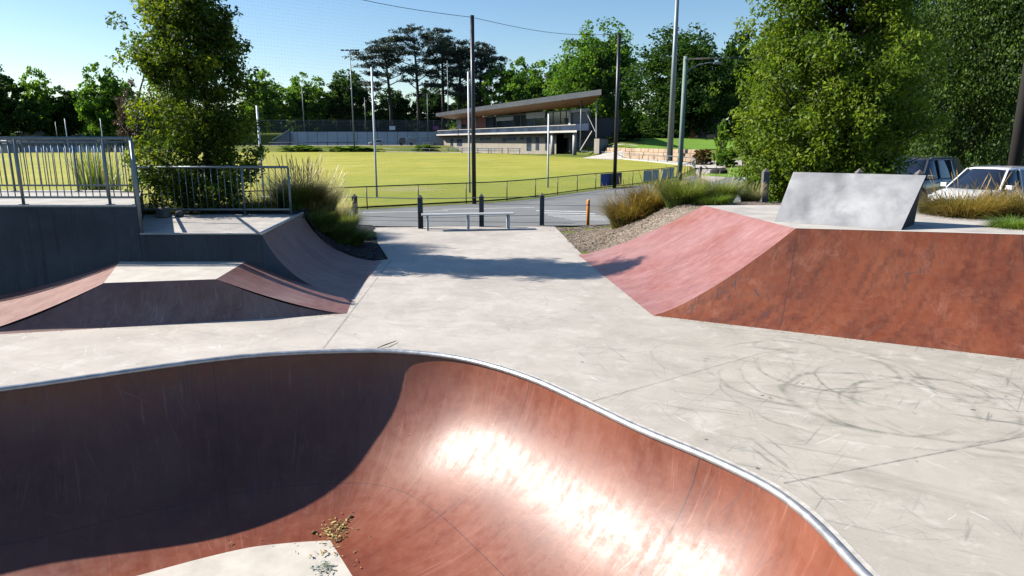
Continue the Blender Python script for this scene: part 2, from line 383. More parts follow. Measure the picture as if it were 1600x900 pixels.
t.bump(n2, .08, .01); M['ramp_grey'] = t.set(cc, t.ramp(n1, [(.3, .32), (.7, .5)]), 0, .6)

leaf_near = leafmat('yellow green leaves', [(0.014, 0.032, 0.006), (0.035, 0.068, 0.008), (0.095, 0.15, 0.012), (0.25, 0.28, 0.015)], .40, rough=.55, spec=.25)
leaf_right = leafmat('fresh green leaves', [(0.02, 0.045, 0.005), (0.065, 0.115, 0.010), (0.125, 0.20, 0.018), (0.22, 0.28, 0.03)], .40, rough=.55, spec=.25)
leaf_dark = leafmat('dark green leaves', [(0.014, 0.04, 0.010), (0.035, 0.08, 0.016), (0.075, 0.135, 0.025)], .35, rough=.7, spec=.15)
leaf_mid = leafmat('mid green leaves', [(0.03, 0.08, 0.012), (0.08, 0.17, 0.022), (0.16, 0.26, 0.035)], .45, rough=.7, spec=.15)
leaf_light = leafmat('light green leaves', [(0.05, 0.115, 0.018), (0.12, 0.22, 0.03), (0.21, 0.32, 0.045)], .48, rough=.7, spec=.15)
leaf_blue = leafmat('blue grey needles', [(0.012, 0.028, 0.022), (0.025, 0.045, 0.032), (0.045, 0.07, 0.045)], .15)
leaf_brown = leafmat('dry brown leaves', [(0.05, 0.035, 0.03), (0.09, 0.06, 0.05), (0.13, 0.09, 0.07)], .2)
leaf_rust = leafmat('rusty leaves', [(0.06, 0.05, 0.015), (0.12, 0.08, 0.02), (0.2, 0.11, 0.03)], .3)
bl_gold = leafmat('golden grass blades', [(0.05, 0.085, 0.02), (0.12, 0.13, 0.03), (0.28, 0.2, 0.06), (0.40, 0.27, 0.09)], .35, (1, .9, .5))
bl_green = leafmat('green grass blades', [(0.04, 0.08, 0.015), (0.08, 0.14, 0.025), (0.15, 0.19, 0.04), (0.3, 0.26, 0.1)], .35)
bl_lime = leafmat('lime grass blades', [(0.07, 0.14, 0.02), (0.13, 0.22, 0.03), (0.22, 0.28, 0.05)], .4)
bl_pale = leafmat('pale seeding grass', [(0.09, 0.12, 0.04), (0.22, 0.22, 0.09), (0.40, 0.35, 0.19)], .4, (1, .95, .7))

# ------------------------------------------------------------------ ground
def gz(x, y):
    z = -0.4 * ss(20.5, 28, y)
    z += 1.7 * ss(196, 206, y) * ss(-2, -14, x)                      # far road shelf
    z += 3.9 * ss(221.5, 222.5, y) * ss(0, -14, x)                     # above the retaining wall
    dd = ((x + 23.5) * .908 + (y - 215) * .419)
    z += (.35 * ss(-4, 0, dd) * ss(170, 140, y) + 3.0 * ss(3, 20, dd)) * ss(118, 128, y) * ss(-30, -16, x) * ss(19, 13, x)
    d2 = (x - 17.5) * .966 + (y - 128) * .258; y0 = 97 + 13 * ss(26, 31, x)
    z += 1.7 * ss(0.1, .9, d2) * ss(y0, y0 + 3 + 8 * ss(26, 31, x), y) + 1.8 * ss(116, 145, y) * ss(16, 22, x)
    return z
HX0, HX1, HY0, HY1 = -9.0, 3.5, -1.0, 9.0
def axis(vals): return sorted(set(round(v, 3) for v in vals))
gx = axis([-900, -600, -400, -300, -250] + list(range(-200, -24, 8)) + list(np.arange(-22, 14, 1.5)) + list(np.arange(14, 34, .75)) + list(np.arange(34, 40, 1.5)) + [HX0, HX1, 17.5, 18, 18.5, 19] + list(range(40, 200, 8)) + [250, 400, 600, 900])
gy = axis([-300, -60, -20, -8, HY0, HY1, 5, 2, 12, 15, 18, 20.5] + list(np.arange(21, 31, 1)) + list(range(34, 110, 6)) + list(np.arange(94, 130, 1.5)) + list(range(131, 232, 3)) + [221.5, 221.8, 222.2, 222.5, 240, 300, 400, 600, 900, 1200])
mb = MB(); vs = [(x, y, gz(x, y) - 0.03) for y in gy for x in gx]; nx = len(gx)
fs = [(j * nx + i, j * nx + i + 1, (j + 1) * nx + i + 1, (j + 1) * nx + i) for j in range(len(gy) - 1) for i in range(nx - 1)
      if not (gx[i] >= HX0 and gx[i + 1] <= HX1 and gy[j] >= HY0 and gy[j + 1] <= HY1)]
mb.add(vs, fs, 0, True)
build('ground', mb, M['grass'], kind='structure', label='grassy park ground around the skatepark and oval')

def sheet(name, poly, zf, mat, label, step=1.5, holes=None):
    """flat outline cut into a sheet that follows the ground"""
    bm = bmesh.new()
    def loop(pl):
        vv = [bm.verts.new((p[0], p[1], 0)) for p in pl]
        return [bm.edges.new((vv[i], vv[(i + 1) % len(vv)])) for i in range(len(vv))]
    ed = loop(poly)
    for h in (holes or []): ed += loop(h)
    bmesh.ops.triangle_fill(bm, edges=ed, use_beauty=True, use_dissolve=False, normal=(0, 0, 1))
    if step:
        ys = [p[1] for p in poly]; xs = [p[0] for p in poly]
        for k in range(int((max(ys) - min(ys)) / step)):
            y = min(ys) + (k + 1) * step
            bmesh.ops.bisect_plane(bm, geom=bm.verts[:] + bm.edges[:] + bm.faces[:], plane_co=(0, y, 0), plane_no=(0, 1, 0))
    for v in bm.verts: v.co.z = zf(v.co.x, v.co.y)
    bmesh.ops.recalc_face_normals(bm, faces=bm.faces[:])
    if bm.faces and sum(f.normal.z for f in bm.faces) < 0: bmesh.ops.reverse_faces(bm, faces=bm.faces[:])
    me = bpy.data.meshes.new(name); bm.to_mesh(me); bm.free(); me.materials.append(mat)
    o = bpy.data.objects.new(name, me); C.objects.link(o); return tag(o, label, kind='structure')

def catmull(pts, n=8, closed=True):
    out = []; N_ = len(pts)
    rng = range(N_) if closed else range(N_ - 1)
    for i in rng:
        if closed: p0, p1, p2, p3 = pts[i - 1], pts[i], pts[(i + 1) % N_], pts[(i + 2) % N_]
        else: p0, p1, p2, p3 = pts[max(0, i - 1)], pts[i], pts[i + 1], pts[min(N_ - 1, i + 2)]
        for k in range(n):
            t_ = k / n
            out.append(0.5 * ((2 * p1) + (-p0 + p2) * t_ + (2 * p0 - 5 * p1 + 4 * p2 - p3) * t_ ** 2 + (-p0 + 3 * p1 - 3 * p2 + p3) * t_ ** 3))
    if not closed: out.append(pts[-1])
    return out
def resample(pts, n, closed=True):
    P_ = pts + [pts[0]] if closed else pts
    L = [0]
    for i in range(1, len(P_)): L.append(L[-1] + (P_[i] - P_[i - 1]).length)
    out = []; tot = L[-1]; j = 0
    for k in range(n):
        s_ = tot * k / (n if closed else n - 1)
        while j < len(L) - 2 and L[j + 1] < s_: j += 1
        f_ = (s_ - L[j]) / max(1e-9, L[j + 1] - L[j]); out.append(P_[j].lerp(P_[j + 1], min(1, f_)))
    return out, tot

# bowl rim (plan), measured where the coping is seen and closed round behind the camera
rim_px = [(0, 608), (110, 593), (200, 580), (300, 566), (400, 555), (520, 549), (620, 549), (720, 560), (820, 588), (910, 628), (1000, 671), (1100, 712), (1200, 760), (1262, 806), (1315, 860), (1350, 900)]
rimc = [G(*p) for p in rim_px]
rimc += [Vector((2.16, 3.0, 0)), Vector((1.95, 2.2, 0)), Vector((1.2, 1.45, 0)), Vector((-0.2, 1.0, 0)), Vector((-2.0, 0.7, 0)), Vector((-4.2, 0.6, 0)), Vector((-6.4, 1.1, 0)), Vector((-7.8, 2.4, 0)), Vector((-8.2, 4.0, 0)), Vector((-7.6, 5.4, 0)), Vector((-6.6, 6.1, 0))]
rim, RL = resample(catmull(rimc, 10), 360)
for _ in range(6): rim = [(rim[i - 1] + rim[i] * 2 + rim[(i + 1) % 360]) / 4 for i in range(360)]
RN = []
for i in range(360):
    d = (rim[(i + 2) % 360] - rim[i - 2]).normalized(); RN.append(Vector((d.y, -d.x, 0)))
ctr = sum(rim, Vector()) / 360
if RN[0].dot(ctr - rim[0]) < 0: RN = [-n for n in RN]
BD, RUN = 1.5, 1.68
BR0 = 0
BR = (BD * BD + RUN * RUN) / (2 * BD); TH = math.acos((BR - BD) / BR)
flat = [rim[i] + RN[i] * RUN for i in range(360)]
for i in range(360):
    if flat[i].y > 2.2 and flat[i].x > -1.9:
        lim = -1.80 + (6.15 - flat[i].y) * .62
        if flat[i].x > lim: flat[i] = Vector((lim, flat[i].y, 0))
for _ in range(3): flat = [(flat[i - 1] + flat[i] * 2 + flat[(i + 1) % 360]) / 4 for i in range(360)]

# deck sheet
pe = [G(868, 355), G(852, 351.0), G(562, 356.0), G(588, 376), G(607, 405)]
deck_poly = [(-18, -6), (18, -6), (18, 14.5), (1.58, 15.25)] + [(p.x, p.y) for p in pe] + [(-2.9, 14.35), (-18, 14.6)]
deck = sheet('pavement', deck_poly, lambda x, y: 0.0, M['deck'], 'pale concrete skatepark deck around the bowl', step=0, holes=[[(p.x, p.y) for p in rim]])

# field, road, markings
fence_px = [(455, 333), (546, 327), (635, 322), (711, 318), (779, 314), (836, 308), (887, 301), (932, 295), (971, 291), (1004, 287), (1036, 283), (1062, 277), (1080, 269), (1086, 264), (1080, 259.5), (1057, 257), (1010, 252), (953, 247.0), (879, 242.3), (793, 239.6), (700, 238.5), (600, 237.8), (470, 237.2), (300, 237), (120, 236.6), (0, 236.6)]
fz = -0.4
fpts = [Vector((-22, 22.5, fz)), Vector((-14.5, 25.6, fz))] + [G(px, py, fz) for px, py in fence_px]
fpts += [Vector((-210, 165, fz)), Vector((-215, 110, fz)), Vector((-160, 50, fz)), Vector((-80, 16, fz)), Vector((-40, 16.5, fz))]
field = catmull(fpts, 6)
cen = Vector((-60, 110, fz))
def inset(p, d): v = cen - p; return p + v.normalized() * d
sheet('field', [(inset(p, 0.5).x, inset(p, 0.5).y) for p in field], lambda x, y: fz + 0.004, M['turf'], 'yellow green grass of the sports oval', step=0)
near = [p for p in field if p.y < 80 and p.x > -24]
near.sort(key=lambda p: 0)
nf = catmull(fpts[:16], 6, closed=False)
road_poly = [(-30, 20.6), (-4.6, 20.35), (1.2, 20.35), (3.2, 20.9), (7, 21.5), (60, 21.5), (60, 60), (24, 60)] + [(p.x + .4, p.y - .45) for p in reversed(nf) if p.y < 60 and p.x > -20] + [(-30, 21.0)]
sheet('road', road_poly, lambda x, y: gz(x, y) + 0.004, M['asphalt'], 'grey asphalt driveway between the skatepark and the oval fence', step=0.5)
rp = [G(1086, 275, -.39), G(1100, 292, -.39), G(1165, 300, -.39), G(1190, 272, -.39), G(1120, 262, -.39), G(1230, 256, -.39), G(1260, 250, -.39), G(1120, 249.5, -.39), G(1094, 256, -.39)]
rc = catmull([Vector((p.x, p.y, 0)) for p in [G(1088, 272, -.39), G(1090, 262, -.39), G(1092, 254, -.39), G(1130, 251, -.39), G(1240, 250, -.39), G(1245, 256, -.39), G(1150, 259, -.39), G(1128, 266, -.39), G(1135, 276, -.39), G(1110, 284, -.39)]], 4)
sheet('driveway', [(p.x, p.y) for p in rc], lambda x, y: gz(x, y) + .012, simple('pale driveway concrete', (.42, .37, .34), .8, 0, .15, .6, .3), 'pale curved driveway beyond the power pole', step=6)
# pale kerb path round the far side of the oval
kp = [G(px, py, fz) for px, py in fence_px[13:22]]
mbk = MB()
for i in range(len(kp) - 1):
    a, b = kp[i], kp[i + 1]; oa = inset(a, -2.8); ob = inset(b, -2.8)
    mbk.add([(a.x, a.y, fz + .12), (b.x, b.y, fz + .12), (ob.x, ob.y, fz + .14), (oa.x, oa.y, fz + .14), (a.x, a.y, fz - .1), (b.x, b.y, fz - .1)], [(0, 1, 2, 3), (4, 5, 1, 0)])
build('path', mbk, M['lip'], kind='structure', label='pale concrete path round the far side of the oval')
# crossing stripes
mbs = MB()
for k in range(8):
    y0 = 322.5 + 27 * (k / 7.0) ** 1.1
    a = G(838 + 9 * k - (8 if k > 5 else 0), y0, -.2); b = G(918 + 9 * k + 4, y0 + 1.5, -.2); h = .24
    mbs.add([(a.x, a.y, gz(a.x, a.y) + .009), (b.x, b.y, gz(b.x, b.y) + .009), (b.x, b.y + h, gz(b.x, b.y + h) + .009), (a.x, a.y + h, gz(a.x, a.y + h) + .009)], [(0, 1, 2, 3)])
for (p, q) in (((565, 329), (700, 326)), ((690, 324), (835, 321))):
    a = G(*p, -.3); b = G(*q, -.3); h = .12
    mbs.add([(a.x, a.y, gz(a.x, a.y) + .009), (b.x, b.y, gz(b.x, b.y) + .009), (b.x, b.y + h, gz(b.x, b.y + h) + .009), (a.x, a.y + h, gz(a.x, a.y + h) + .009)], [(0, 1, 2, 3)])
build('road_markings', mbs, M['linepaint'], kind='structure', label='faded white stripes painted on the driveway')
# kerb between skatepark and driveway
mbk = MB().prism([(-12, 20.35), (-4.7, 20.36), (-4.7, 20.56), (-12, 20.55)], -.05, .1)
build('kerb', mbk, M['lip'], kind='structure', label='low concrete kerb along the driveway')

# ------------------------------------------------------------------ bowl
NV = 22
mb = MB(); uvv = []
for j in range(NV + 1):
    th = TH * j / NV
    for i in range(361):
        k = i % 360
        f_ = (math.sin(TH) - math.sin(TH - th)) / math.sin(TH)      # horizontal fraction from rim
        z = -BR * (math.cos(TH - th) - math.cos(TH))
        p = rim[k].lerp(flat[k], f_)
        mb.v.append((p.x, p.y, z)); uvv.append((RL * i / 360, BR * th))
for j in range(NV):
    for i in range(360):
        a = j * 361 + i; mb.f.append([a, a + 1, a + 362, a + 361]); mb.mi.append(0); mb.smooth.append(True)
SEAM_U = []
def nearest_u(px, py):
    g = G(px, py); return min(range(360), key=lambda i: (rim[i] - g).length) / 360 * RL
BW = thing('skate_bowl', 'sunken red painted concrete bowl with steel coping in the foreground', 'skate bowl', (ctr.x, ctr.y, -BD))
seams = [(0, nearest_u(825, 590), .007), (0, nearest_u(1100, 712), .009), (0, nearest_u(330, 562), .006), (1, 1.62, .005)]
M['bowl'] = red_paint('red bowl paint', (0.185, 0.046, 0.020), (0.12, 0.026, 0.012), (0.235, 0.078, 0.042), 0.39, seams=seams, scratch=0.3, dirt=.35)
bo = build('bowl_wall', mb, M['bowl'], BW)
uvl = bo.data.uv_layers.new(name='UVMap')
lv = np.zeros(len(bo.data.loops), dtype=np.int32); bo.data.loops.foreach_get('vertex_index', lv)
uvl.data.foreach_set('uv', np.array(uvv)[lv].astype(np.float32).ravel())
bo.data.flip_normals() if bo.data.polygons[0].normal.z < 0 else None
mb = MB(); mb.add([(p.x, p.y, -BD) for p in flat], [tuple(range(360))])
fl = build('bowl_floor', mb, M['lip'], BW)
mb = MB(); mb.tube([(p + RN[i] * -0.004) + Vector((0, 0, -0.005)) for i, p in enumerate(rim)], 0.032, 10, closed=True)
build('coping', mb, M['steel'], BW)
mb = MB()                                                                # pale mortar lip behind the coping
for i in range(360):
    j = (i + 1) % 360
    a, b = rim[i], rim[j]; na, nb = RN[i], RN[j]
    mb.add([a - na * .02 + Vector((0, 0, .004)), b - nb * .02 + Vector((0, 0, .004)), b - nb * .085 + Vector((0, 0, .004)), a - na * .085 + Vector((0, 0, .004))], [(0, 1, 2, 3)])
build('coping_mortar', mb, simple('mortar', (.50, .47, .42), .8, 0, .25, 14, .2), BW)

# ------------------------------------------------------------------ lofted ramps
def uvproj(o, sx=1.0):
    uvl = o.data.uv_layers.new(name='UVMap'); me = o.data
    for p in me.polygons:
        n = p.normal; hd = Vector((n.x, n.y, 0)); hd = hd.normalized() if hd.length > .05 else Vector((0, 1, 0))
        sdv = Vector((-hd.y, hd.x, 0)); up = n.cross(sdv)
        for li in p.loop_indices:
            c = me.vertices[me.loops[li].vertex_index].co; uvl.data[li].uv = (c.dot(sdv), c.dot(up))
def loft(mb, bot, top, H, ex, n=14, mi=0, zb=0.0):
    """bot/top: equally many plan points; z follows a concave transition"""
    m_ = len(bot); o = len(mb.v)
    for j in range(n + 1):
        t_ = j / n
        for i in range(m_):
            p = Vector(bot[i][:2]).lerp(Vector(top[i][:2]), t_); mb.v.append((p.x, p.y, zb + (H - zb) * t_ ** ex))
    for j in range(n):
        for i in range(m_ - 1):
            a = o + j * m_ + i; mb.f.append([a, a + 1, a + m_ + 1, a + m_]); mb.mi.append(mi); mb.smooth.append(True)
def lin(a, b, n): return [(a[0] + (b[0] - a[0]) * i / n, a[1] + (b[1] - a[1]) * i / n) for i in range(n + 1)]
H1 = 1.2
bA0 = G(1020, 493); bA1 = G(903, 398); tA0 = G(1243, 357, H1); tA1 = G(1100, 321, H1)
bF1 = G(1600, 561); tF1 = G(1600, 367, H1); dF = (bF1 - bA0).normalized(); dT = (tF1 - tA0).normalized()
bF2 = bA0 + dF * 12; tF2 = tA0 + dT * 12
BK = thing('skate_bank', 'large red painted bank ramp with a concrete platform on the right', 'skate ramp', (7, 11, 0))
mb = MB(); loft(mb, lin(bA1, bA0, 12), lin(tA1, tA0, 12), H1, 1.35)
o = build('bank_face', mb, M['bank_pink'], BK, label='pink bank face beside the path, coloured paler for sun sheen'); uvproj(o)
mb = MB(); loft(mb, lin(bA0, bF2, 24), lin(tA0, tF2, 24), H1, 1.35)
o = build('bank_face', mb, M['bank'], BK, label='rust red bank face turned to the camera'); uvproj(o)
mb = MB()
back = [(tA1.x + 1.0, tA1.y + .1), (8.5, 13.9), (17, 12.6)]
top = [(tF2.x, tF2.y), *back[::-1], (tA1.x, tA1.y), (tA0.x, tA0.y)]
mb.prism(top, -0.05, H1 - .001)
build('platform', mb, M['slab'], BK)
mb = MB()
def strip(mb, a, b, w_, z):
    d = (b - a).normalized(); n = Vector((-d.y, d.x, 0)); mb.add([(a.x, a.y, z), (b.x, b.y, z), (b.x + n.x * w_, b.y + n.y * w_, z), (a.x + n.x * w_, a.y + n.y * w_, z)], [(0, 1, 2, 3)])
strip(mb, tA0, tF2, .1, H1 + .004)
build('edge_strip', mb, M['lip'], BK)
# wedge wall on the platform
k0 = G(1210, 346, H1); k1 = G(1408, 359.5, H1); kt0 = A(1241, 268, k0.y + .62); kt1 = A(1447, 275, k1.y + .62)
kt1.z = kt0.z = (kt0.z + kt1.z) / 2
bk0 = Vector((kt0.x + .04, kt0.y + .12, H1)); bk1 = Vector((kt1.x - .02, kt1.y + .12, H1))
kt0b = kt0 + Vector((.02, .08, 0)); kt1b = kt1 + Vector((.0, .08, 0))
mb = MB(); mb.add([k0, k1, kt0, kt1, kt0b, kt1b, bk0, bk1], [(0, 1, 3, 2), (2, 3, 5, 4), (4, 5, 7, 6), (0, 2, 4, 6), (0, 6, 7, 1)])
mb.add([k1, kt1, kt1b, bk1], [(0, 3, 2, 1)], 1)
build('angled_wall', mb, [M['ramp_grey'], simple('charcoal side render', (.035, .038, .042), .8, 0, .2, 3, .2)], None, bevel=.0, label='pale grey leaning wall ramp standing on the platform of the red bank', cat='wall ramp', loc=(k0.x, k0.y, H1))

# left platforms
ZU, ZL, YW = 1.49, 1.04, 11.0
UP = thing('upper_platform', 'high dark walled concrete platform at the left edge', 'platform', (-10, 12, 0))
xr = XY(212, YW, ZU)
upoly = [(-18, YW), (xr, YW), (xr - 1.78, 14.5), (-18, 14.5)]
build('wall', MB().prism(upoly, -.05, ZU - .03), M['renderwall'], UP)
build('deck_slab', MB().prism([(-18, YW - .012), (xr + .012, YW - .012), (xr - 1.77, 14.52), (-18, 14.52)], ZU - .029, ZU), M['slab'], UP, bevel=.006)
LP_ = thing('lower_platform', 'low concrete platform between the high platform and the quarter pipe', 'platform', (-5.5, 12, 0))
xq0 = XY(408, YW, ZL); xq1 = XY(466, 13.9, ZL)
lpoly = [(xr + .003, YW + .003), (xq0, YW + .003), (xq1, 13.9), (xr - 1.45, 13.9)]
build('wall', MB().prism(lpoly, -.05, ZL - .03), M['renderwall'], LP_)
build('deck_slab', MB().prism([(xr + .015, YW - .012), (xq0, YW - .012), (xq1, 13.91), (xr - 1.46, 13.91)], ZL - .029, ZL), M['slab'], LP_, bevel=.008)
# quarter pipe
QP = thing('quarter_pipe', 'faded red quarter pipe dropping from the low platform towards the path', 'quarter pipe', (-3.5, 12.5, 0))
mb = MB(); qb0 = Vector((-2.62, YW, 0)); qb1 = Vector((-2.78, 14.3, 0)); n = 16
rr = (ZL ** 2 + 1.5 ** 2) / (2 * ZL); tq = math.acos((rr - ZL) / rr)
def qprof(f_): th = tq * f_; return (1 - math.sin(th) / math.sin(tq)), rr * (1 - math.cos(th))   # fraction from top line 1->0
prof = []
for i in range(n + 1):
    th = tq * i / n; prof.append((math.sin(th) / math.sin(tq), rr * (1 - math.cos(th))))
vs = []
for (a, b) in ((qb0, Vector((xq0 + .004, YW, 0))), (qb1, Vector((xq1 + .004, 14.15, 0)))):
    for h_, z in prof: p = a.lerp(b, h_); vs.append((p.x, p.y, z))
mb.add(vs, [(i, i + 1, n + 2 + i, n + 1 + i) for i in range(n)], 0, True)
o = build('ramp_surface', mb, M['pyr'], QP); uvproj(o)
mb = MB()
for k in (0, 1):
    base = [(vs[k * (n + 1) + i][0], vs[k * (n + 1) + i][1], vs[k * (n + 1) + i][2]) for i in range(n + 1)]
    mb.add(base + [(base[-1][0], base[-1][1], 0)], [tuple(range(n + 2))])
mb.add([vs[n], vs[2 * n + 1], (vs[2 * n + 1][0], vs[2 * n + 1][1], 0), (vs[n][0], vs[n][1], 0)], [(0, 1, 2, 3)])
build('side_wall', mb, M['darkwall'], QP)
mb = MB().tube([(xq0 + .01, YW - .02, ZL + .0), (xq1 + .01, 14.15, ZL + .0)], .03, 10)
build('coping', mb, M['steel'], QP)
# pyramid
PH = 0.57
TL = G(176, 412, PH); TR = G(383, 409, PH); TL.y = TR.y = YW - .004; FL = G(162, 442, PH); FR = G(338, 436, PH)
BL = G(-60, 526); BRt = G(542, 490); BbL = Vector((TL.x - 2.2, YW - .004, 0)); BbR = Vector((-2.62, YW - .004, 0))
PY = thing('funbox', 'low flat topped pyramid ramp in front of the dark wall', 'skate ramp', (-5.2, 9.8, 0))
mb = MB(); loft(mb, lin(BL, BRt, 16), lin(FL, FR, 16), PH - .002, 1.55)
loft(mb, lin(BbL, BL, 6), lin(TL, FL, 6), PH - .002, 1.35)
loft(mb, lin(BRt, BbR, 6), lin(FR, TR, 6), PH - .002, 1.35)
o = build('ramp_surface', mb, M['pyr'], PY); uvproj(o)
mb = MB().prism([FL, FR, TR, TL], 0.2, PH)
build('top_slab', mb, M['lip'], PY, bevel=.006)

# ------------------------------------------------------------------ garden beds
def bed(name, poly, zf, mat, label, step=.4):
    return sheet(name, poly, zf, mat, label, step=step)
def zl(x, y): return max(0.0, .95 * ss(-2.75, -4.7, x) * ss(20.3, 16.5, y)) + 0.015 + .03 * math.sin(x * 3.1 + y * 2.3)
lb = [(-2.80, 14.36), (-2.72, 15.2), (-2.95, 16.6), (-3.35, 17.6), (-3.8, 19.0), (-4.55, 20.1), (-12, 20.3), (-22, 20.3), (-22, 14.55), (-8.1, 14.53), (-7.75, 13.93), (-4.4, 13.93), (-4.3, 14.2)]
def densify(p, st=.5):
    out = []
    for i in range(len(p)):
        a = Vector(p[i]); b = Vector(p[(i + 1) % len(p)]); k = max(1, int((b - a).length / st))
        out += [tuple(a.lerp(b, j / k)) for j in range(k)]
    return out
def bed_grid(name, x0, x1, y0, y1, zf, inside, mat, label, st=.22):
    mb = MB(); nx_ = int((x1 - x0) / st); ny_ = int((y1 - y0) / st)
    def fn(u, v): x = x0 + (x1 - x0) * u; y = y0 + (y1 - y0) * v; return (x, y, zf(x, y))
    mb.grid(fn, nx_, ny_, 0, True, skip=lambda i, j: not inside(x0 + (i + .5) * st, y0 + (j + .5) * st))
    return build(name, mb, mat, kind='structure', label=label)
def zleft(x, y):
    e = -2.82 - max(0, (y - 14.2)) * .22           # path-side edge
    t_ = min(1.5, max(0, (e - x))); h = (rr - math.sqrt(rr * rr - t_ * t_)) * ss(23, 15.5, y) + .01
    lump = .03 * math.sin(x * 5.1 + 1) * math.sin(y * 4.3) * min(1, max(0, (y - 14.2))) * min(1, max(0, e - x) * 3)
    return h + lump + (.012 if x < e else -.25 * (x - e)) - (.03 if y < 14.4 else 0)
bed_grid('garden_bed', -24, -2.3, 13.93, 20.5, zleft, lambda x, y: x < -2.6 - max(0, (y - 14.2)) * .22 and (x < -4.45 or y > 14.2) and (x > -7.6 or y > 14.6), M['mulch_dark'], 'dark mulch garden bed behind the left ramps')
def zright(x, y):
    yb = 15.1 - .12 * max(0, x - 4)              # back of the platform / bank
    e = 1.5 - (y - 15.2) * .12                   # path side edge
    along = ss(1.55, 4.2, x) if y < 16.5 else ss(1.0, 4.6, x)
    h = 1.12 * along ** 1.3 * ss(20.3, 16.0, y)
    return h - .03 + .03 * math.sin(x * 4.7) * math.sin(y * 5.1 + 1)
bed_grid('garden_bed', .9, 20, 12.0, 21.3, zright, lambda x, y: x > 1.62 - (y - 15.2) * .13 and (y > 15.1 - .62 * max(0, x - 1.6) or x > 4.4) and (x < 4.4 or y > 14.9 - .22 * max(0, x - 5)) and y < 21.2 + .03 * x, M['mulch'], 'grey brown mulch garden bed behind the red bank')

# ------------------------------------------------------------------ vegetation
def leafmesh(name, centers, rad, per, size, seed, mat, asp=.45, droop=0.0, flat_=1.0, parent=None, col_by=None, off=(0, 0, 0)):
    """many leaf quads in clumps; centers Nx3, rad N"""
    rg = np.random.default_rng(seed); centers = np.asarray(centers, float); Nc = len(centers)
    rad = np.broadcast_to(np.asarray(rad, float), (Nc,))
    c = np.repeat(centers, per, 0); rr_ = np.repeat(rad, per)
    d = rg.normal(size=(len(c), 3)); d /= np.linalg.norm(d, axis=1)[:, None]
    d *= (rg.random(len(c)) ** .45)[:, None]; d[:, 2] *= flat_
    p = c + d * rr_[:, None]
    ax = rg.normal(size=(len(c), 3)); ax[:, 2] -= droop; ax += d * .8; ax /= np.linalg.norm(ax, axis=1)[:, None]
    b = rg.normal(size=(len(c), 3)); b -= ax * (b * ax).sum(1)[:, None]; b /= np.linalg.norm(b, axis=1)[:, None]
    L = size * (0.6 + .8 * rg.random(len(c)))[:, None]; W = L * asp
    q = np.stack([p - ax * L / 2, p + b * W / 2, p + ax * L / 2, p - b * W / 2], 1).reshape(-1, 3) - np.array(off)
    n = len(c); me = bpy.data.meshes.new(name)
    me.vertices.add(4 * n); me.loops.add(4 * n); me.polygons.add(n)
    me.vertices.foreach_set('co', q.astype(np.float32).ravel())
    me.loops.foreach_set('vertex_index', np.arange(4 * n, dtype=np.int32))
    me.polygons.foreach_set('loop_start', np.arange(0, 4 * n, 4, dtype=np.int32))
    try: me.polygons.foreach_set('loop_total', np.full(n, 4, dtype=np.int32))
    except Exception: pass
    me.update(calc_edges=True); me.materials.append(mat)
    at = me.attributes.new('rnd', 'FLOAT_VECTOR', 'FACE')
    cl = np.repeat(rg.random(Nc), per) if col_by is None else np.repeat(np.clip(np.asarray(col_by) + rg.normal(size=Nc) * .12, 0, 1), per)
    at.data.foreach_set('vector', np.stack([rg.random(n), cl, rg.random(n)], 1).astype(np.float32).ravel())
    o = bpy.data.objects.new(name, me); C.objects.link(o); o.parent = parent
    return o

def near_tree(name, label, cx, cy, z0, prof, nclump, per, size, crad, mat, seed, trunks=1, tr=.09, extra=(), ztr=None, drop_=.4):
    """prof: list of (z, radius)"""
    rg = np.random.default_rng(seed); rt = thing(name, label, 'tree', (cx, cy, z0))
    zs = np.array([p[0] for p in prof]); rs = np.array([p[1] for p in prof])
    # lumpy limbs: choose limb tips around the trunk, clumps strung along limbs
    cen = []; colb = []; limbs = []
    nl = nclump // 9
    for k in range(nl):
        z = zs[0] + (zs[-1] - zs[0]) * (rg.random() ** 1.15)
        r = np.interp(z, zs, rs) * (0.74 + .32 * rg.random()); a = rg.random() * 2 * math.pi
        tip = np.array([cx + r * math.cos(a), cy + r * math.sin(a), z + .1 * r]); st = np.array([cx, cy, max(z0 + .3, z - .75 * r)])
        limbs.append((st, tip))
        for j in range(9):
            f_ = 0.35 + .68 * ((j + rg.random()) / 9) ** .8
            p = st + (tip - st) * f_; p[2] += .18 * r * math.sin(f_ * 3) ; p += rg.normal(size=3) * .13 * (1 + r * .35)
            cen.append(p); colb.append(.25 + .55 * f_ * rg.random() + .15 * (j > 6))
    for p in extra: cen.append(np.array(p)); colb.append(.9)
    cr = crad * (.65 + .7 * rg.random(len(cen)))
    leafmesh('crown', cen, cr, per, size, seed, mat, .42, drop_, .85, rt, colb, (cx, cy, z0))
    mb = MB(); H_ = zs[-1]
    for tkk in range(trunks):
        a = tkk * 2.4 + .5; bx = .28 * math.cos(a) * (trunks > 1); by = .2 * math.sin(a) * (trunks > 1)
        pts = [(cx + bx * (1 + 2.5 * f_ * (tkk > 0)), cy + by * (1 + 2 * f_), z0 - .15 + (H_ * (1 if tkk == 0 else .6) - z0) * f_) for f_ in (0, .15, .35, .6, .85, 1)]
        mb.tube(pts, [tr * (1.25 - 1.1 * f_) * (1 if tkk == 0 else .6) for f_ in (0, .15, .35, .6, .85, 1)], 8)
    for st, tip in limbs[::2]:
        mid = (st + tip) / 2 + np.array([0, 0, .1]); mb.tube([st, mid, tip], [tr * .32, tr * .2, tr * .07], 5)
    build('trunk', mb, M['bark'], rt)
    return rt
TLx, TLy = XY(322, 14.8), 14.8
rg_ = np.random.default_rng(5)
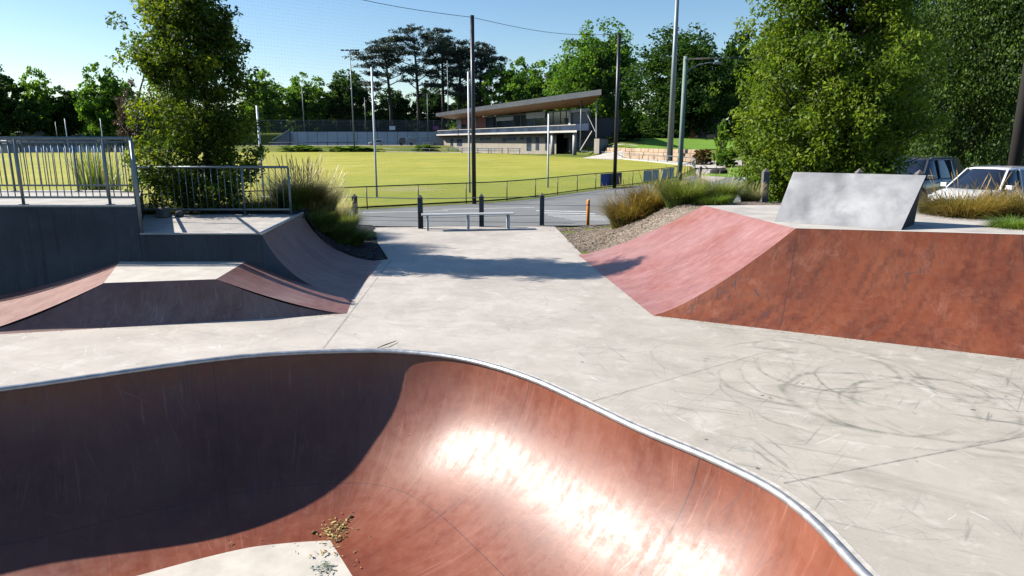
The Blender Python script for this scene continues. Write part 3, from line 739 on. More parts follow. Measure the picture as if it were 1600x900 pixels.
near_tree('young_tree', 'bushy cone shaped tree with yellow green leaves behind the low railing', TLx, TLy, .9,
          [(1.15, 1.0), (1.9, 1.28), (2.9, 1.24), (4.0, 1.12), (4.8, .95), (5.5, .8), (5.95, .5), (6.3, .1)], 780, 84, .088, .24, leaf_near, 11, 3, .10)
TRx, TRy = XY(1274, 20.4), 20.4
near_tree('broad_tree', 'large dense green tree behind the pale leaning wall ramp', TRx, TRy, .15,
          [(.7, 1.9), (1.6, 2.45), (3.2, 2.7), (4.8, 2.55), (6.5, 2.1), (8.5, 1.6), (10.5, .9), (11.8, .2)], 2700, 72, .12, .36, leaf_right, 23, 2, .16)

# generic background crowns: five variants in unit space (height 1, radius about .5)
def unit_tree(variant, mat, seed, nl=10, per=30, ncl=460, size=.036, zlow=.06, squash=1.0, pointed=0.0):
    rg = np.random.default_rng(seed); cen = []; colb = []
    lobes = []
    for k in range(nl):
        a = rg.random() * 6.283; z = .34 + .40 * rg.random(); r = .34 * rg.random() ** .6 * (1.4 - z)
        lobes.append((np.array([r * math.cos(a), r * math.sin(a), z]), .13 + .12 * rg.random()))
    lobes.append((np.array([0, 0, .75 + .06 * pointed]), .24 - .08 * pointed)); lobes.append((np.array([0, 0, .5]), .3))
    lobes.append((np.array([.12, .05, zlow + .2]), .24)); lobes.append((np.array([-.14, -.05, zlow + .18]), .23)); lobes.append((np.array([0, -.1, zlow + .12]), .2))
    tot = sum(l[1] ** 2 for l in lobes)
    for c, r in lobes:
        for _ in range(int(ncl * r * r / tot * 1.0) + 1):
            d = rg.normal(size=3); d /= np.linalg.norm(d); p = c + d * r * (.75 + .32 * rg.random())
            p[2] = max(p[2], zlow * (0.6 + .8 * rg.random())); cen.append(p); colb.append(.15 + .6 * rg.random())
    rt = bpy.data.objects.new('tree', None); C.objects.link(rt)
    leafmesh('crown', cen, .055 * (.7 + .7 * rg.random(len(cen))), per, size, seed + 1, mat, .7, .2, .8, rt, colb)
    mb = MB(); mb.tube([(0, 0, -.03), (.01, 0, .2), (0, .01, .5), (.0, 0, .8)], [.032, .024, .016, .005], 7)
    for c, r in lobes[:7]: mb.tube([(0, 0, max(.12, c[2] - .28)), tuple(c * np.array([.5, .5, 1]) - np.array([0, 0, .12])), tuple(c)], [.012, .008, .003], 5)
    build('trunk', mb, M['bark_grey'], rt, local=True)
    return rt
protos = {}
def proto(key, mat, seed, **kw):
    if key not in protos: protos[key] = [unit_tree(key, mat, seed, **kw), False]
    return protos[key]
used = set()
KIND = dict(glossy=(leafmat('glossy overhanging leaves', [(0.012, 0.03, 0.008), (0.03, 0.06, 0.012), (0.07, 0.13, 0.02), (0.13, 0.21, 0.03)], .35, rough=.5, spec=.25), 115, dict(nl=18, ncl=3000, per=34, size=.0115)), dark=(leaf_dark, 101, {}), mid=(leaf_mid, 102, {}), light=(leaf_light, 103, {}), dark2=(leaf_dark, 104, dict(nl=12)), mid2=(leaf_mid, 105, dict(nl=7, pointed=1)),
            brown=(leaf_brown, 106, dict(ncl=150)), rust=(leaf_rust, 107, dict(ncl=120)), big=(leaf_mid, 108, dict(nl=16, ncl=900, per=32, size=.024)), bigdark=(leaf_dark, 109, dict(nl=16, ncl=900, per=32, size=.024)))
def tree(name, kind, label, px0, px1, ytop, Y, ybase=None, rot=0.0, group=None, wfac=1.0, base=None):
    mat, seed, kw = KIND[kind]; pr = proto(kind, mat, seed, **kw)
    o = pr[0] if not pr[1] else copy_tree(pr[0]); pr[1] = True
    cx = XY((px0 + px1) / 2, Y, 5); z0 = gz(cx, Y) - .1 if base is None else base
    zt = A(800, ytop, Y).z; wd = (px1 - px0) / F * Y * wfac
    o.name = name; o.location = (cx, Y, z0); o.scale = (wd / .80, wd / .80, (zt - z0) / .98); o.rotation_euler = (0, 0, rot)
    tag(o, label, 'tree', group); return o
GB = 'trees beyond the oval'
for a in [
    ('leafy_tree', 'dark', 'dark tree cut by the left edge of the view beyond the oval', -60, 48, 102, 195, .3),
    ('leafy_tree', 'light', 'pale green round headed tree, second from the left beyond the oval', 36, 96, 110, 205, 1.0),
    ('leafy_tree', 'dark2', 'low dark tree between the pale round tree and the tall twin tree', 62, 152, 138, 212, 2.0),
    ('leafy_tree', 'mid', 'tall mid green tree beyond the oval left of the dead branch', 128, 206, 95, 200, 2.6),
    ('leafy_tree', 'brown', 'brownish thin tree under the bare dead branch', 180, 232, 122, 190, .9),
    ('leafy_tree', 'dark', 'dark tree hidden behind the trunk of the bushy near tree', 225, 300, 150, 215, 4.1),
    ('leafy_tree', 'light', 'light green tree just right of the bushy near tree', 380, 448, 113, 240, 3.0),
    ('leafy_tree', 'mid', 'round green tree above the left end of the retaining wall', 440, 525, 113, 250, 5.0),
    ('leafy_tree', 'dark2', 'wide dark green tree behind the twin head light mast', 505, 592, 112, 256, .4),
    ('leafy_tree', 'dark', 'dark low tree under the left umbrella pine', 585, 650, 140, 262, 1.4),
    ('leafy_tree', 'dark2', 'dark low tree under the tallest umbrella pine', 640, 705, 135, 268, 3.4),
    ('leafy_tree', 'dark', 'dark low tree behind the left end of the pavilion roof', 695, 775, 130, 265, 5.4),
    ('leafy_tree', 'mid', 'round bright tree rising above the middle of the pavilion roof', 752, 848, 87, 238, .7),
    ('leafy_tree', 'mid', 'bright tree above the right half of the pavilion roof', 806, 900, 91, 228, 2.2),
    ('leafy_tree', 'dark2', 'dark tree filling the gap left of the tall oak behind the pavilion', 864, 915, 105, 205, 2.9),
    ('leafy_tree', 'big', 'tall leafy oak behind the right end of the pavilion', 868, 1010, 36, 172, .2),
    ('leafy_tree', 'bigdark', 'broad dark oak behind the tall light mast', 968, 1140, 44, 150, 1.3),
    ('leafy_tree', 'dark', 'dark tree between the broad oak and the large near tree', 1100, 1215, 55, 165, 2.0),
    ('leafy_tree', 'glossy', 'dark tree looming behind the large near tree', 1360, 1480, -30, 75, 4.0),
    ('leafy_tree', 'rust', 'small rusty leaved tree peeping out right of the large near tree', 1378, 1425, 85, 60, 4.0),
    ('leafy_tree', 'glossy', 'tall overhanging tree with glossy leaves at the right edge', 1418, 1640, -130, 36, 3.3),
    ('leafy_tree', 'bigdark', 'dark tree behind the white parked car at the far right', 1520, 1760, -60, 58, 5.2),
    ('leafy_tree', 'dark', 'dark tree far beyond the picnic lawn behind the old car', 1400, 1580, 120, 110, 1.1),
]:
    nm, kd, lb_, p0, p1, yt, Y, ro = a
    tree(nm, kd, lb_, p0, p1, yt, Y, rot=ro, group=GB)
# low bushes along the far side
def bush(label, px0, px1, ytop, Y, kind='mid', rot=0, z0=None):
    mat, seed, kw = KIND[kind]; pr = proto('bush' + kind, mat, seed + 50, nl=6, ncl=90, size=.09, zlow=.02, per=22)
    o = pr[0] if not pr[1] else copy_tree(pr[0]); pr[1] = True
    cx = XY((px0 + px1) / 2, Y); z0 = gz(cx, Y) if z0 is None else z0; zt = A(800, ytop, Y).z; wd = (px1 - px0) / F * Y
    o.name = 'shrub'; o.location = (cx, Y, z0); o.scale = (wd / .86, wd / .86, max(.3, (zt - z0)) / .95); o.rotation_euler = (0, 0, rot)
    tag(o, label, 'shrub', 'shrubs round the far side of the oval'); return o
bush('long low green shrub left of the white car by the far wall', 428, 505, 227, 198, 'light', 0)
bush('long low green shrub below the white car by the far wall', 500, 590, 228.5, 198, 'light', 1)
bush('low green shrub between the white car and the dark ute', 640, 690, 226, 196, 'light', 2)
bush('dark shrub at the foot of the oak beside the pavilion', 945, 1010, 205, 136, 'dark', 3)
bush('dark shrub at the back of the sandstone terrace', 1000, 1060, 200, 146, 'dark', 4)
bush('small upright green tree shrub on the lawn above the driveway', 1112, 1140, 193, 84, 'light', 2)
bush('golden low shrub beside the driveway rocks', 1078, 1118, 233, 84, 'rust', 2)
bush('green low shrub right of the golden shrub by the rocks', 1112, 1160, 234, 80, 'mid', 1)
bush('leafy shrub at the foot of the large near tree', 1150, 1215, 262, 27, 'light', 5)
bush('dark hedge shrub under the large near tree', 1180, 1290, 270, 22.5, 'mid', .5)
bush('dark hedge shrub right of the large near tree', 1280, 1400, 262, 24.0, 'dark', 1.9)
for pr in protos.values():
    if not pr[1]: pass

rg = np.random.default_rng(77); cn = []
for _ in range(4200):
    a_ = -1.15 + 2.3 * rg.random(); Yt = 330 + 25 * rg.random(); x_ = math.tan(a_) * Yt if abs(a_) < .95 else math.tan(a_) * 200
    cn.append((x_, Yt if abs(a_) < .95 else 200 + 40 * rg.random(), 2 + 17 * rg.random() * (.75 + .25 * math.sin(x_ * .05))))
tl = leafmesh('treeline', cn, 3.8, 20, 2.6, 78, leaf_dark, .8, 0, .8)
tag(tl, 'dark far off wood closing the view behind the oval', kind='stuff')
# dead branch tree
mb = MB(); b = lambda px, py: A(px, py, 188)
x0 = b(213, 240)
mb.tube([(b(211, 238)), b(212, 200), b(216, 160), b(219, 140), b(224, 122), b(223, 106)], [.5, .42, .3, .24, .18, .08], 6)
mb.tube([b(224, 122), b(228, 112), b(227, 104)], [.15, .1, .05], 5); mb.tube([b(216, 160), b(206, 148), b(203, 138)], [.18, .1, .04], 5)
mb.tube([b(214, 180), b(224, 168), b(229, 160)], [.2, .12, .05], 5)
rt = thing('dead_tree', 'bare dead trunk sticking up above the brownish tree', 'tree', (x0.x, x0.y, -.4)); build('trunk', mb, M['bark_grey'], rt)

# umbrella pines
def pine(label, px, ytop, Y, spread, seed, lean=0.0, low=.35):
    rg = np.random.default_rng(seed); bx = XY(px, Y, 10); z0 = gz(bx, Y); zt = A(800, ytop, Y).z; H_ = zt - z0
    rt = thing('umbrella_pine', label, 'tree', (bx, Y, z0), 'umbrella pines beyond the far wall')
    mb = MB(); ax = lambda f_: Vector((bx + lean * f_ * f_ * H_ * .12, Y, z0 + H_ * .93 * f_))
    mb.tube([ax(f_) for f_ in (0, .25, .5, .7, .85, 1)], [.75, .6, .48, .36, .25, .08], 7)
    cen = []; rad = []
    S_ = spread / F * Y
    for k in range(26):
        f_ = low + (1 - low) * (k / 25) ** .75; a = rg.random() * 6.283
        reach = S_ * (.35 + .75 * rg.random()) * (1.15 if .5 < f_ < .93 else .75)
        if f_ > .93: reach *= .7
        st = ax(f_ * .93); tip = st + Vector((math.cos(a) * reach, math.sin(a) * reach * .8, reach * (.35 + .3 * rg.random())))
        tip.z = min(tip.z, zt)
        mid = st.lerp(tip, .5) + Vector((0, 0, -reach * .06)); mb.tube([st, mid, tip], [.2, .13, .05], 5)
        pw = 1.2 + 1.3 * rg.random()
        for _ in range(16):
            cen.append((tip.x + rg.normal() * pw, tip.y + rg.normal() * pw, tip.z + abs(rg.normal()) * .35)); rad.append(1.1 + .6 * rg.random())
        for _ in range(2):
            p = mid.lerp(tip, rg.random()); cen.append((p.x, p.y, p.z + .3)); rad.append(.7)
    for _ in range(26): cen.append((ax(1).x + rg.normal() * S_ * .38, Y + rg.normal() * S_ * .38, zt - .8 + rg.normal() * .3 - .3)); rad.append(1.0)
    leafmesh('crown', cen, rad, 30, .55, seed, leaf_blue, .5, 0, .5, rt, None, (bx, Y, z0)); build('trunk', mb, simple('dark pine bark', (.03, .025, .022), .9), rt)
pine('umbrella pine with a wide open top, leftmost of the pines', 612, 60, 236, 34, 1, -.5, .45)
pine('tallest umbrella pine with a broad flat top', 655, 40, 240, 36, 2, -.3, .35)
pine('umbrella pine with a narrow top right of the tallest pine', 693, 43, 244, 20, 3, 0, .4)
pine('umbrella pine left of the black net pole with a sparse crown', 718, 62, 238, 24, 4, .3, .3)
pine('umbrella pine half hidden by the black net pole', 750, 66, 242, 24, 6, .3, .3)

# ------------------------------------------------------------------ grass clumps
def clump_mesh(name, mat, n, hgt, rad, seed, width=.008, arch=.8, heads=0, parent=None, upright=.35):
    rg = np.random.default_rng(seed); vs = []; fs = []; rnd = []
    for k in range(n):
        a = rg.random() * 6.283; r0 = rad * .55 * rg.random() ** .5; x, y = r0 * math.cos(a), r0 * math.sin(a)
        L = hgt * (.65 + .5 * rg.random()); out = rad * (upright + (1 - upright) * rg.random()) * 1.05; a2 = a + rg.normal() * .5
        dx, dy = math.cos(a2), math.sin(a2); px_, py_ = -dy, dx; o_ = len(vs); ns = 4
        ar = arch * (.45 + 1.15 * rg.random())
        for j in range(ns + 1):
            f_ = j / ns; h = L * (f_ - ar * .5 * f_ ** 2.6); q = out * f_ ** 1.6
            w_ = width * (1 - f_ * .85) * (1 + .5 * rg.random())
            vs.append((x + dx * q + px_ * w_, y + dy * q + py_ * w_, h)); vs.append((x + dx * q - px_ * w_, y + dy * q - py_ * w_, h))
        c1 = rg.random()
        for j in range(ns): fs.append((o_ + 2 * j, o_ + 2 * j + 1, o_ + 2 * j + 3, o_ + 2 * j + 2)); rnd.append((c1, .2 + .6 * j / ns + .2 * rg.random(), 0))
        if k < heads:
            tip = Vector(vs[-1]); base_ = Vector(vs[-3])
            tip = Vector((x + dx * out * .7, y + dy * out * .7, L * 1.12)); st = Vector((x, y, 0)); o_ = len(vs)
            for s_, w2 in ((0, .0015), (.6, .0015), (.80, .006), (.9, .008), (1, .001)):
                p = st.lerp(tip, s_) + Vector((0, 0, .1 * L * math.sin(s_ * 3.14))); vs.append((p.x + px_ * w2, p.y + py_ * w2, p.z)); vs.append((p.x - px_ * w2, p.y - py_ * w2, p.z))
            for j in range(4): fs.append((o_ + 2 * j, o_ + 2 * j + 1, o_ + 2 * j + 3, o_ + 2 * j + 2)); rnd.append((.9, .95, 0))
    me = bpy.data.meshes.new(name); me.from_pydata(vs, [], fs); me.materials.append(mat)
    at = me.attributes.new('rnd', 'FLOAT_VECTOR', 'FACE'); at.data.foreach_set('vector', np.array(rnd, dtype=np.float32).ravel())
    return me
CM = dict(gold=clump_mesh('grass_clump', bl_gold, 2200, .74, .60, 1, .0045, .72, 24),
          green=clump_mesh('grass_clump', bl_green, 2200, .70, .6, 2, .0045, .72, 14),
          pale=clump_mesh('grass_clump', bl_pale, 1300, .72, .6, 3, .004, .75, 120),
          lime=clump_mesh('grass_clump', bl_lime, 1400, .38, .42, 4, .004, 1.1, 0),
          reed=clump_mesh('grass_clump', bl_green, 120, 1.5, .5, 5, .012, .3, 0, upright=.1),
          field=clump_mesh('grass_clump', bl_green, 500, .5, .5, 6, .006, .6, 30))
ci = 0
def clump(kind, label, px, py, z, s_=1.0, grp=None, Y=None, sz=None):
    global ci; ci += 1
    p = G(px, py, z) if Y is None else Vector((XY(px, Y, z), Y, z))
    o = bpy.data.objects.new('grass_clump', CM[kind]); C.objects.link(o); o.location = (p.x, p.y, z - .03)
    o.scale = (s_, s_, sz or s_); o.rotation_euler = (0, 0, ci * 1.7); tag(o, label, 'ornamental grass', grp or 'ornamental grass clumps'); return o
for a in [('gold', 'golden brown grass tussock beside the orange post', 985, 357, .22, 1.5), ('gold', 'golden tussock just behind the one beside the orange post', 1020, 336, .6, 1.4),
          ('green', 'green and gold tussock left of the lime grass', 1066, 322, 1.0, 1.15), ('green', 'tall green tussock behind the lime grass', 1120, 318, 1.0, 1.1),
          ('lime', 'small bright lime grass mound above the red bank', 1118, 319, 1.1, 1.0), ('pale', 'pale straw tussock between the lime grass and the timber post', 1172, 316, 1.05, .62),
          ('green', 'green tussock behind the golden tussocks near the fence banners', 1045, 308, .55, 1.2), ('pale', 'pale seeding tussock below the power pole', 1088, 303, .6, .95),
          ('gold', 'big golden tussock in front of the white car', 1500, 354, 1.0, 1.3, 1.12), ('gold', 'golden tussock at the right edge behind the red bank', 1590, 352, 1.0, 1.3, 1.15),
          ('green', 'green tussock right beside the leaning wall ramp', 1468, 346, 1.05, .8), ('lime', 'lime green grass mound at the far right of the red bank', 1578, 360, 1.15, .9),
          ('green', 'green tussock between the two golden ones by the white car', 1548, 346, 1.05, 1.15, .85),
          ('lime', 'small lime weed tuft at the edge of the gravelly mulch', 990, 366, .12, .45),
          ('green', 'leafy tussock behind the left half of the low railing', 250, 345, .85, .75), ('field', 'soft green tussock under the bushy cone shaped tree', 345, 340, .85, 1.0),
          ('green', 'green tussock behind the right half of the low railing', 415, 342, .85, .8), ('pale', 'pale tussock behind the end of the low railing', 440, 338, .85, 1.0),
          ('field', 'soft tussock right of the bushy cone shaped tree trunk', 385, 338, .85, 1.1)]:
    clump(a[0], a[1], a[2], a[3], a[4], a[5], sz=a[6] if len(a) > 6 else None)
for kd, lb_, px, Y, sc_ in (('green', 'dark green tussock right above the quarter pipe', 500, 14.75, .85), ('green', 'bushy green tussock in the middle of the dark mulch bed', 528, 15.3, .9), ('green', 'green tussock at the end of the dark mulch', 550, 16.0, .8),
          ('gold', 'yellowing tussock behind the top of the quarter pipe', 478, 15.1, .95), ('pale', 'tall pale seeding tussock behind the quarter pipe', 468, 15.9, 1.35), ('pale', 'pale seeding tussock behind the green tussocks by the path', 496, 16.6, 1.3),
          ('green', 'green tussock beside the end of the low railing', 460, 14.9, .9), ('green', 'rounded green tussock near the first timber post', 535, 17.8, .95), ('lime', 'lime tuft low at the path end of the dark mulch', 572, 17.6, .8), ('pale', 'pale feathery tussock nearest the first timber post', 520, 18.6, 1.1)):
    x_ = XY(px, Y, .6); clump(kd, lb_, px, 0, zleft(x_, Y), sc_, Y=Y)
clump('reed', 'tall upright reeds behind the high railing', 150, 300, 1.1, 1.0, Y=15.8)
clump('reed', 'second tuft of tall reeds right of the first behind the high railing', 175, 300, 1.0, .85, Y=16.4)
# mulch chips
def chips(name, n, reg, zf, cols, label, size, seed):
    rg = random.Random(seed); mb = MB()
    for _ in range(n):
        x, y = reg(rg); z = zf(x, y) + .008 + rg.random() * .012; a = rg.random() * 6.28; L = size * (.5 + rg.random()); w_ = L * .3
        t1 = (rg.random() - .5) * .6 * L; c, s_ = math.cos(a), math.sin(a); m_ = rg.randrange(len(cols))
        mb.add([(x - c * L - s_ * w_, y - s_ * L + c * w_, z), (x - c * L + s_ * w_, y - s_ * L - c * w_, z), (x + c * L + s_ * w_, y + s_ * L - c * w_, z + t1), (x + c * L - s_ * w_, y + s_ * L + c * w_, z + t1)], [(0, 1, 2, 3)], m_)
    return build(name, mb, cols, kind='stuff', label=label)
c1 = [simple('chip %d' % i, c, .9, 0, .2, 5, .2) for i, c in enumerate([(.34, .27, .2), (.2, .15, .11), (.42, .36, .3), (.1, .08, .07)])]
c2 = [simple('chip dark %d' % i, c, .9, 0, .2, 5, .2) for i, c in enumerate([(.05, .05, .05), (.1, .1, .1), (.03, .03, .035), (.2, .19, .18)])]
def regR(rg):
    y = 15.3 + 5.2 * rg.random(); x = 1.62 - (y - 15.2) * .13 + 3.0 * rg.random(); return x, y
def regL(rg):
    y = 14.3 + 4.5 * rg.random(); x = -2.82 - max(0, y - 14.2) * .22 - 1.6 * rg.random(); return x, y
chips('mulch', 5200, regR, zright, c1, 'grey brown mulch chips beside the path', .03, 4)
chips('mulch', 4200, regL, zleft, c2, 'dark mulch chips beside the quarter pipe', .03, 5)

# ------------------------------------------------------------------ railings
def railing(name, label, a, b, z, h, posts, spacing=.115, foot=0.0, mid=None, pr=.024):
    a = Vector((a[0], a[1], z)); b = Vector((b[0], b[1], z)); rt = thing(name, label, 'railing', tuple(a), 'metal railings on the platforms')
    d = b - a; L = d.length
    build('top_rail', MB().tube([a + Vector((0, 0, h)), b + Vector((0, 0, h))], .026, 10), M['galv'], rt)
    build('bottom_rail', MB().beam(a + Vector((0, 0, .12)), b + Vector((0, 0, .12)), .03, .035), M['galv'], rt)
    ps = sorted(posts)
    for f_ in ps:
        p = a + d * f_; build('post', MB().tube([p + Vector((0, 0, -foot)), p + Vector((0, 0, h))], pr, 8).box(p + Vector((0, 0, .005)), (.1, .1, .01)), M['galv'], rt)
    n = int(L / spacing)
    for k in range(1, n):
        f_ = k / n
        if min(abs(f_ - q) for q in ps) * L < .03: continue
        p = a + d * f_; build('baluster', MB().tube([p + Vector((0, 0, .13)), p + Vector((0, 0, h - .02))], .0085, 6), M['galv'], rt)
    return rt
yf = YW + .12
railing('railing', 'high front railing along the edge of the dark walled platform', (-13.5, yf), (xr - .05, yf), ZU, 1.06, [.0, .25, .5, .75, 1 - .42 / 7.2, 1], foot=0)
railing('railing', 'rear railing at the back of the high platform', (-13.8, 14.2), (xr - 1.72, 14.2), ZU, 1.0, [0.0, .3, .58, .8, 1])
railing('railing', 'short side railing joining the front and rear high railings', (xr - .08, yf + .08), (xr - 1.66, 14.12), ZU, 1.05, [.5], spacing=.12)
railing('railing', 'lower railing along the back of the low platform', (XY(216, 13.72, ZL), 13.72), (XY(455, 13.72, ZL), 13.72), ZL, .96, [0.02, .70, 1.0], spacing=.125)
pp = MB().tube([(xr + .03, YW + .03, ZL), (xr + .03, YW + .03, ZU + 1.02)], .03, 8)
build('handrail_post', pp, M['galv'], None, label='tall steel post fixed at the corner between the two platforms', cat='post', loc=(xr + .03, YW + .03, ZL))
mb = MB().box((xr - .75, 13.3, ZL + .1), (.2, .25, .2)).tube([(xr - .5, 13.45, ZL), (xr - .5, 13.45, ZL + .12)], .08, 8)
build('rock', mb, simple('rock', (.14, .13, .12), .9, 0, .3, 5, .2, .5), None, bevel=.05, label='small dark rocks piled at the foot of the high platform behind the low one', cat='rock', loc=(xr - .75, 13.3, ZL))

# ------------------------------------------------------------------ bollards, bench
def bollard(label, px, pyb, z, h=1.0, w_=.14, Y=None):
    p = G(px, pyb, z) if Y is None else Vector((XY(px, Y, z), Y, z))
    mb = MB(); q = w_ / 2
    mb.prism([(p.x - q, p.y - q), (p.x + q, p.y - q), (p.x + q, p.y + q), (p.x - q, p.y + q)], z - .1, z + h - .1)
    mb.add([(p.x - q, p.y - q, z + h - .1), (p.x + q, p.y - q, z + h - .1), (p.x + q, p.y + q, z + h - .1), (p.x - q, p.y + q, z + h - .1), (p.x, p.y, z + h)], [(0, 1, 4), (1, 2, 4), (2, 3, 4), (3, 0, 4)])
    return build('timber_bollard', mb, M['timber'], None, bevel=.01, label=label, cat='bollard', group='weathered timber bollards', loc=tuple(p))
b1 = bollard('timber bollard beside the tall grass, leftmost of the row behind the bench', 556, 353, .0, .98)
b2 = bollard('timber bollard at the left end of the bench', 657.5, 357, .0, 1.0)
b3 = bollard('timber bollard behind the middle of the bench', 752.5, 354, .0, 1.0)
b4 = bollard('timber bollard on the path right of the bench', 846.5, 352, .0, 1.0)
bollard('tall timber bollard in front of the large green tree', 1193, 318, .95, .9, .16)
bollard('timber bollard peeping over the middle of the leaning wall ramp', 1337, 300, .95, .93, .16, Y=16.5)
bollard('timber bollard peeping over the right end of the leaning wall ramp', 1430, 300, .95, .91, .16, Y=16.2)
bollard('small distant timber bollard beside the curved driveway', 1094, 280, -.3, 1.0, .18)
CB = thing('cable_rail', 'thin steel cables strung between the timber bollards behind the bench', 'cable fence', (b2.location.x, b2.location.y, 0))
for hz in (.86, .3):
    mb = MB(); pts = [Vector((b1.location.x - 3.0, b1.location.y + .3, hz))] + [Vector((b_.location.x, b_.location.y + .08, hz)) for b_ in (b1, b2, b3, b4)]
    mb.tube(pts, .012 if hz > .5 else .007, 5); build('cable', mb, M['galv'], CB)
p = G(918.5, 352, .0)
ob = thing('orange_post', 'round orange warning post in the mulch right of the path', 'bollard', tuple(p))
build('tube', MB().tube([p + Vector((0, 0, -.05)), p + Vector((0, 0, .74)), p + Vector((0, 0, .77)), p + Vector((0, 0, .785))], [.05, .05, .04, .015], 14), M['orange'], ob)
build('reflector_band', MB().tube([p + Vector((0, 0, .60)), p + Vector((0, 0, .66))], .0515, 14), simple('dark red band', (.3, .05, .02), .4), ob)

BN = thing('bench', 'backless pale aluminium bench in front of the timber bollards', 'bench', (G(733, 357).x, G(733, 357).y, 0))
ba = G(666, 361.0); bb = G(798, 358.5)
d = (bb - ba); nrm = Vector((-d.y, d.x, 0)).normalized(); dn = d.normalized()
for k in range(3):
    o_ = nrm * (.055 + .135 * k); mbx = MB().beam(ba - dn * .12 + o_ + Vector((0, 0, .45)), bb + dn * .12 + o_ + Vector((0, 0, .45)), .125, .035)
    build('seat_slat', mbx, simple('anodised aluminium %d' % k, (.62, .62, .6), .4, .4, .06, 5), BN, bevel=.006)
for f_ in (0.02, .5, .98):
    for s_ in (.05, .33):
        q = ba + d * f_ + nrm * s_; build('leg', MB().box(q + Vector((0, 0, .205)), (.055, .055, .41), math.atan2(d.y, d.x)), M['white'], BN, bevel=.004)
    q = ba + d * f_ + nrm * .19; build('crossbar', MB().beam(ba + d * f_ + nrm * .02 + Vector((0, 0, .415)), ba + d * f_ + nrm * .36 + Vector((0, 0, .415)), .05, .03), M['white'], BN)

# ------------------------------------------------------------------ oval fence, net, posts
def chainmesh():
    t = NT('dark chain mesh'); P_ = t.uv(); tr = t.n.new('ShaderNodeBsdfTransparent')
    q = t.map(P_, (1, 1, 1), (0, 0, R(45)))
    sp = t.n.new('ShaderNodeSeparateXYZ'); t.l.new(q, sp.inputs[0])
    a = t.M('LESS_THAN', t.M('FRACT', t.M('MULTIPLY', sp.outputs[0], 18)), .075); b_ = t.M('LESS_THAN', t.M('FRACT', t.M('MULTIPLY', sp.outputs[1], 18)), .075)
    k = t.M('MAXIMUM', a, b_); mx = t.n.new('ShaderNodeMixShader'); t.set((.02, .03, .03), .5)
    t.l.new(k, mx.inputs[0]); t.l.new(tr.outputs[0], mx.inputs[1]); t.l.new(t.p.outputs[0], mx.inputs[2]); t.l.new(mx.outputs[0], t.out.inputs[0]); return t.m
def netmat():
    t = NT('sports net cord'); P_ = t.uv(); tr = t.n.new('ShaderNodeBsdfTransparent')
    sp = t.n.new('ShaderNodeSeparateXYZ'); t.l.new(P_, sp.inputs[0])
    a = t.M('LESS_THAN', t.M('FRACT', t.M('MULTIPLY', sp.outputs[0], 8)), .013); b_ = t.M('LESS_THAN', t.M('FRACT', t.M('MULTIPLY', sp.outputs[1], 8)), .013)
    k = t.M('MAXIMUM', a, b_); mx = t.n.new('ShaderNodeMixShader'); t.set((.10, .11, .12), .7)
    t.l.new(k, mx.inputs[0]); t.l.new(tr.outputs[0], mx.inputs[1]); t.l.new(t.p.outputs[0], mx.inputs[2]); t.l.new(mx.outputs[0], t.out.inputs[0]); return t.m
CH = chainmesh(); NETM = netmat()
def uvset(o, uvs):
    l_ = o.data.uv_layers.new(name='UVMap')
    for i, lp in enumerate(o.data.loops): l_.data[i].uv = uvs[lp.vertex_index]
def fence(name, label, pts, h, spacing, mat, pr=.03, mesh=None, rail2=True, closed=False, rr_=.025, cat='fence'):
    rt = thing(name, label, cat, tuple(pts[0])); L = sum((pts[i + 1] - pts[i]).length for i in range(len(pts) - 1))
    n = max(2, int(L / spacing) + 1); ps, _ = resample(pts, n, closed=False)
    build('top_rail', MB().tube([p + Vector((0, 0, h)) for p in pts], rr_, 6), mat, rt)
    if rail2: build('bottom_rail', MB().tube([p + Vector((0, 0, .07)) for p in pts], rr_ * .8, 6), mat, rt)
    for p in ps: build('post', MB().tube([p + Vector((0, 0, -.1)), p + Vector((0, 0, h + .01))], pr, 6), mat, rt)
    if mesh:
        m_ = MB(); u = 0; uvs = []
        for i, p in enumerate(pts):
            if i: u += (p - pts[i - 1]).length
            m_.v += [tuple(p + Vector((0, 0, .07))), tuple(p + Vector((0, 0, h)))]; uvs += [(u, 0), (u, h)]
        for i in range(len(pts) - 1): m_.f.append([2 * i, 2 * i + 2, 2 * i + 3, 2 * i + 1]); m_.mi.append(0); m_.smooth.append(False)
        o = build('mesh_panel', m_, mesh, rt); uvset(o, uvs)
    return rt
nearf = catmull(fpts[:16], 5, closed=False)
fence('oval_fence', 'low black rail fence with wire mesh along the near side of the oval', nearf, .95, 2.45, M['black'], .026, CH, rr_=.028)
farf = catmull(fpts[15:24], 4, closed=False)
fence('oval_fence', 'low grey rail fence along the far side of the oval by the pavilion', farf, 1.0, 4.6, M['galv'], .045, None, False, rr_=.05)
def post(name, label, cat, p, h, r, mat, group=None, extra=None):
    rt = thing(name, label, cat, tuple(p), group)
    build('pole', MB().tube([p + Vector((0, 0, -.3)), p + Vector((0, 0, h * .5)), p + Vector((0, 0, h))], r if isinstance(r, list) else [r, r * .97, r * .94], 12), mat, rt); return rt
np1 = G(741, 318, -.38); np2 = G(960, 293, -.4); np0 = Vector((-10.3, 23.6, -.1))
np3 = np2 + (np2 - np1) * .001
post('net_pole', 'tall black net pole in the middle of the view', 'net pole', np1, A(740, 24, np1.y).z + .38, .1, M['black'], 'black net poles')
post('net_pole', 'tall black net pole by the blue fence banner', 'net pole', np2, A(967, 52, np2.y).z + .4, .12, M['black'], 'black net poles')
post('net_pole', 'black net pole hidden behind the bushy cone shaped tree', 'net pole', np0, 8.6, .1, M['black'], 'black net poles')
h1 = A(740, 27, np1.y).z; h2 = A(966, 53, np2.y).z; h0 = 8.5
NET = thing('sports_net', 'fine see through ball net hanging between the black poles', 'net', tuple(np1))
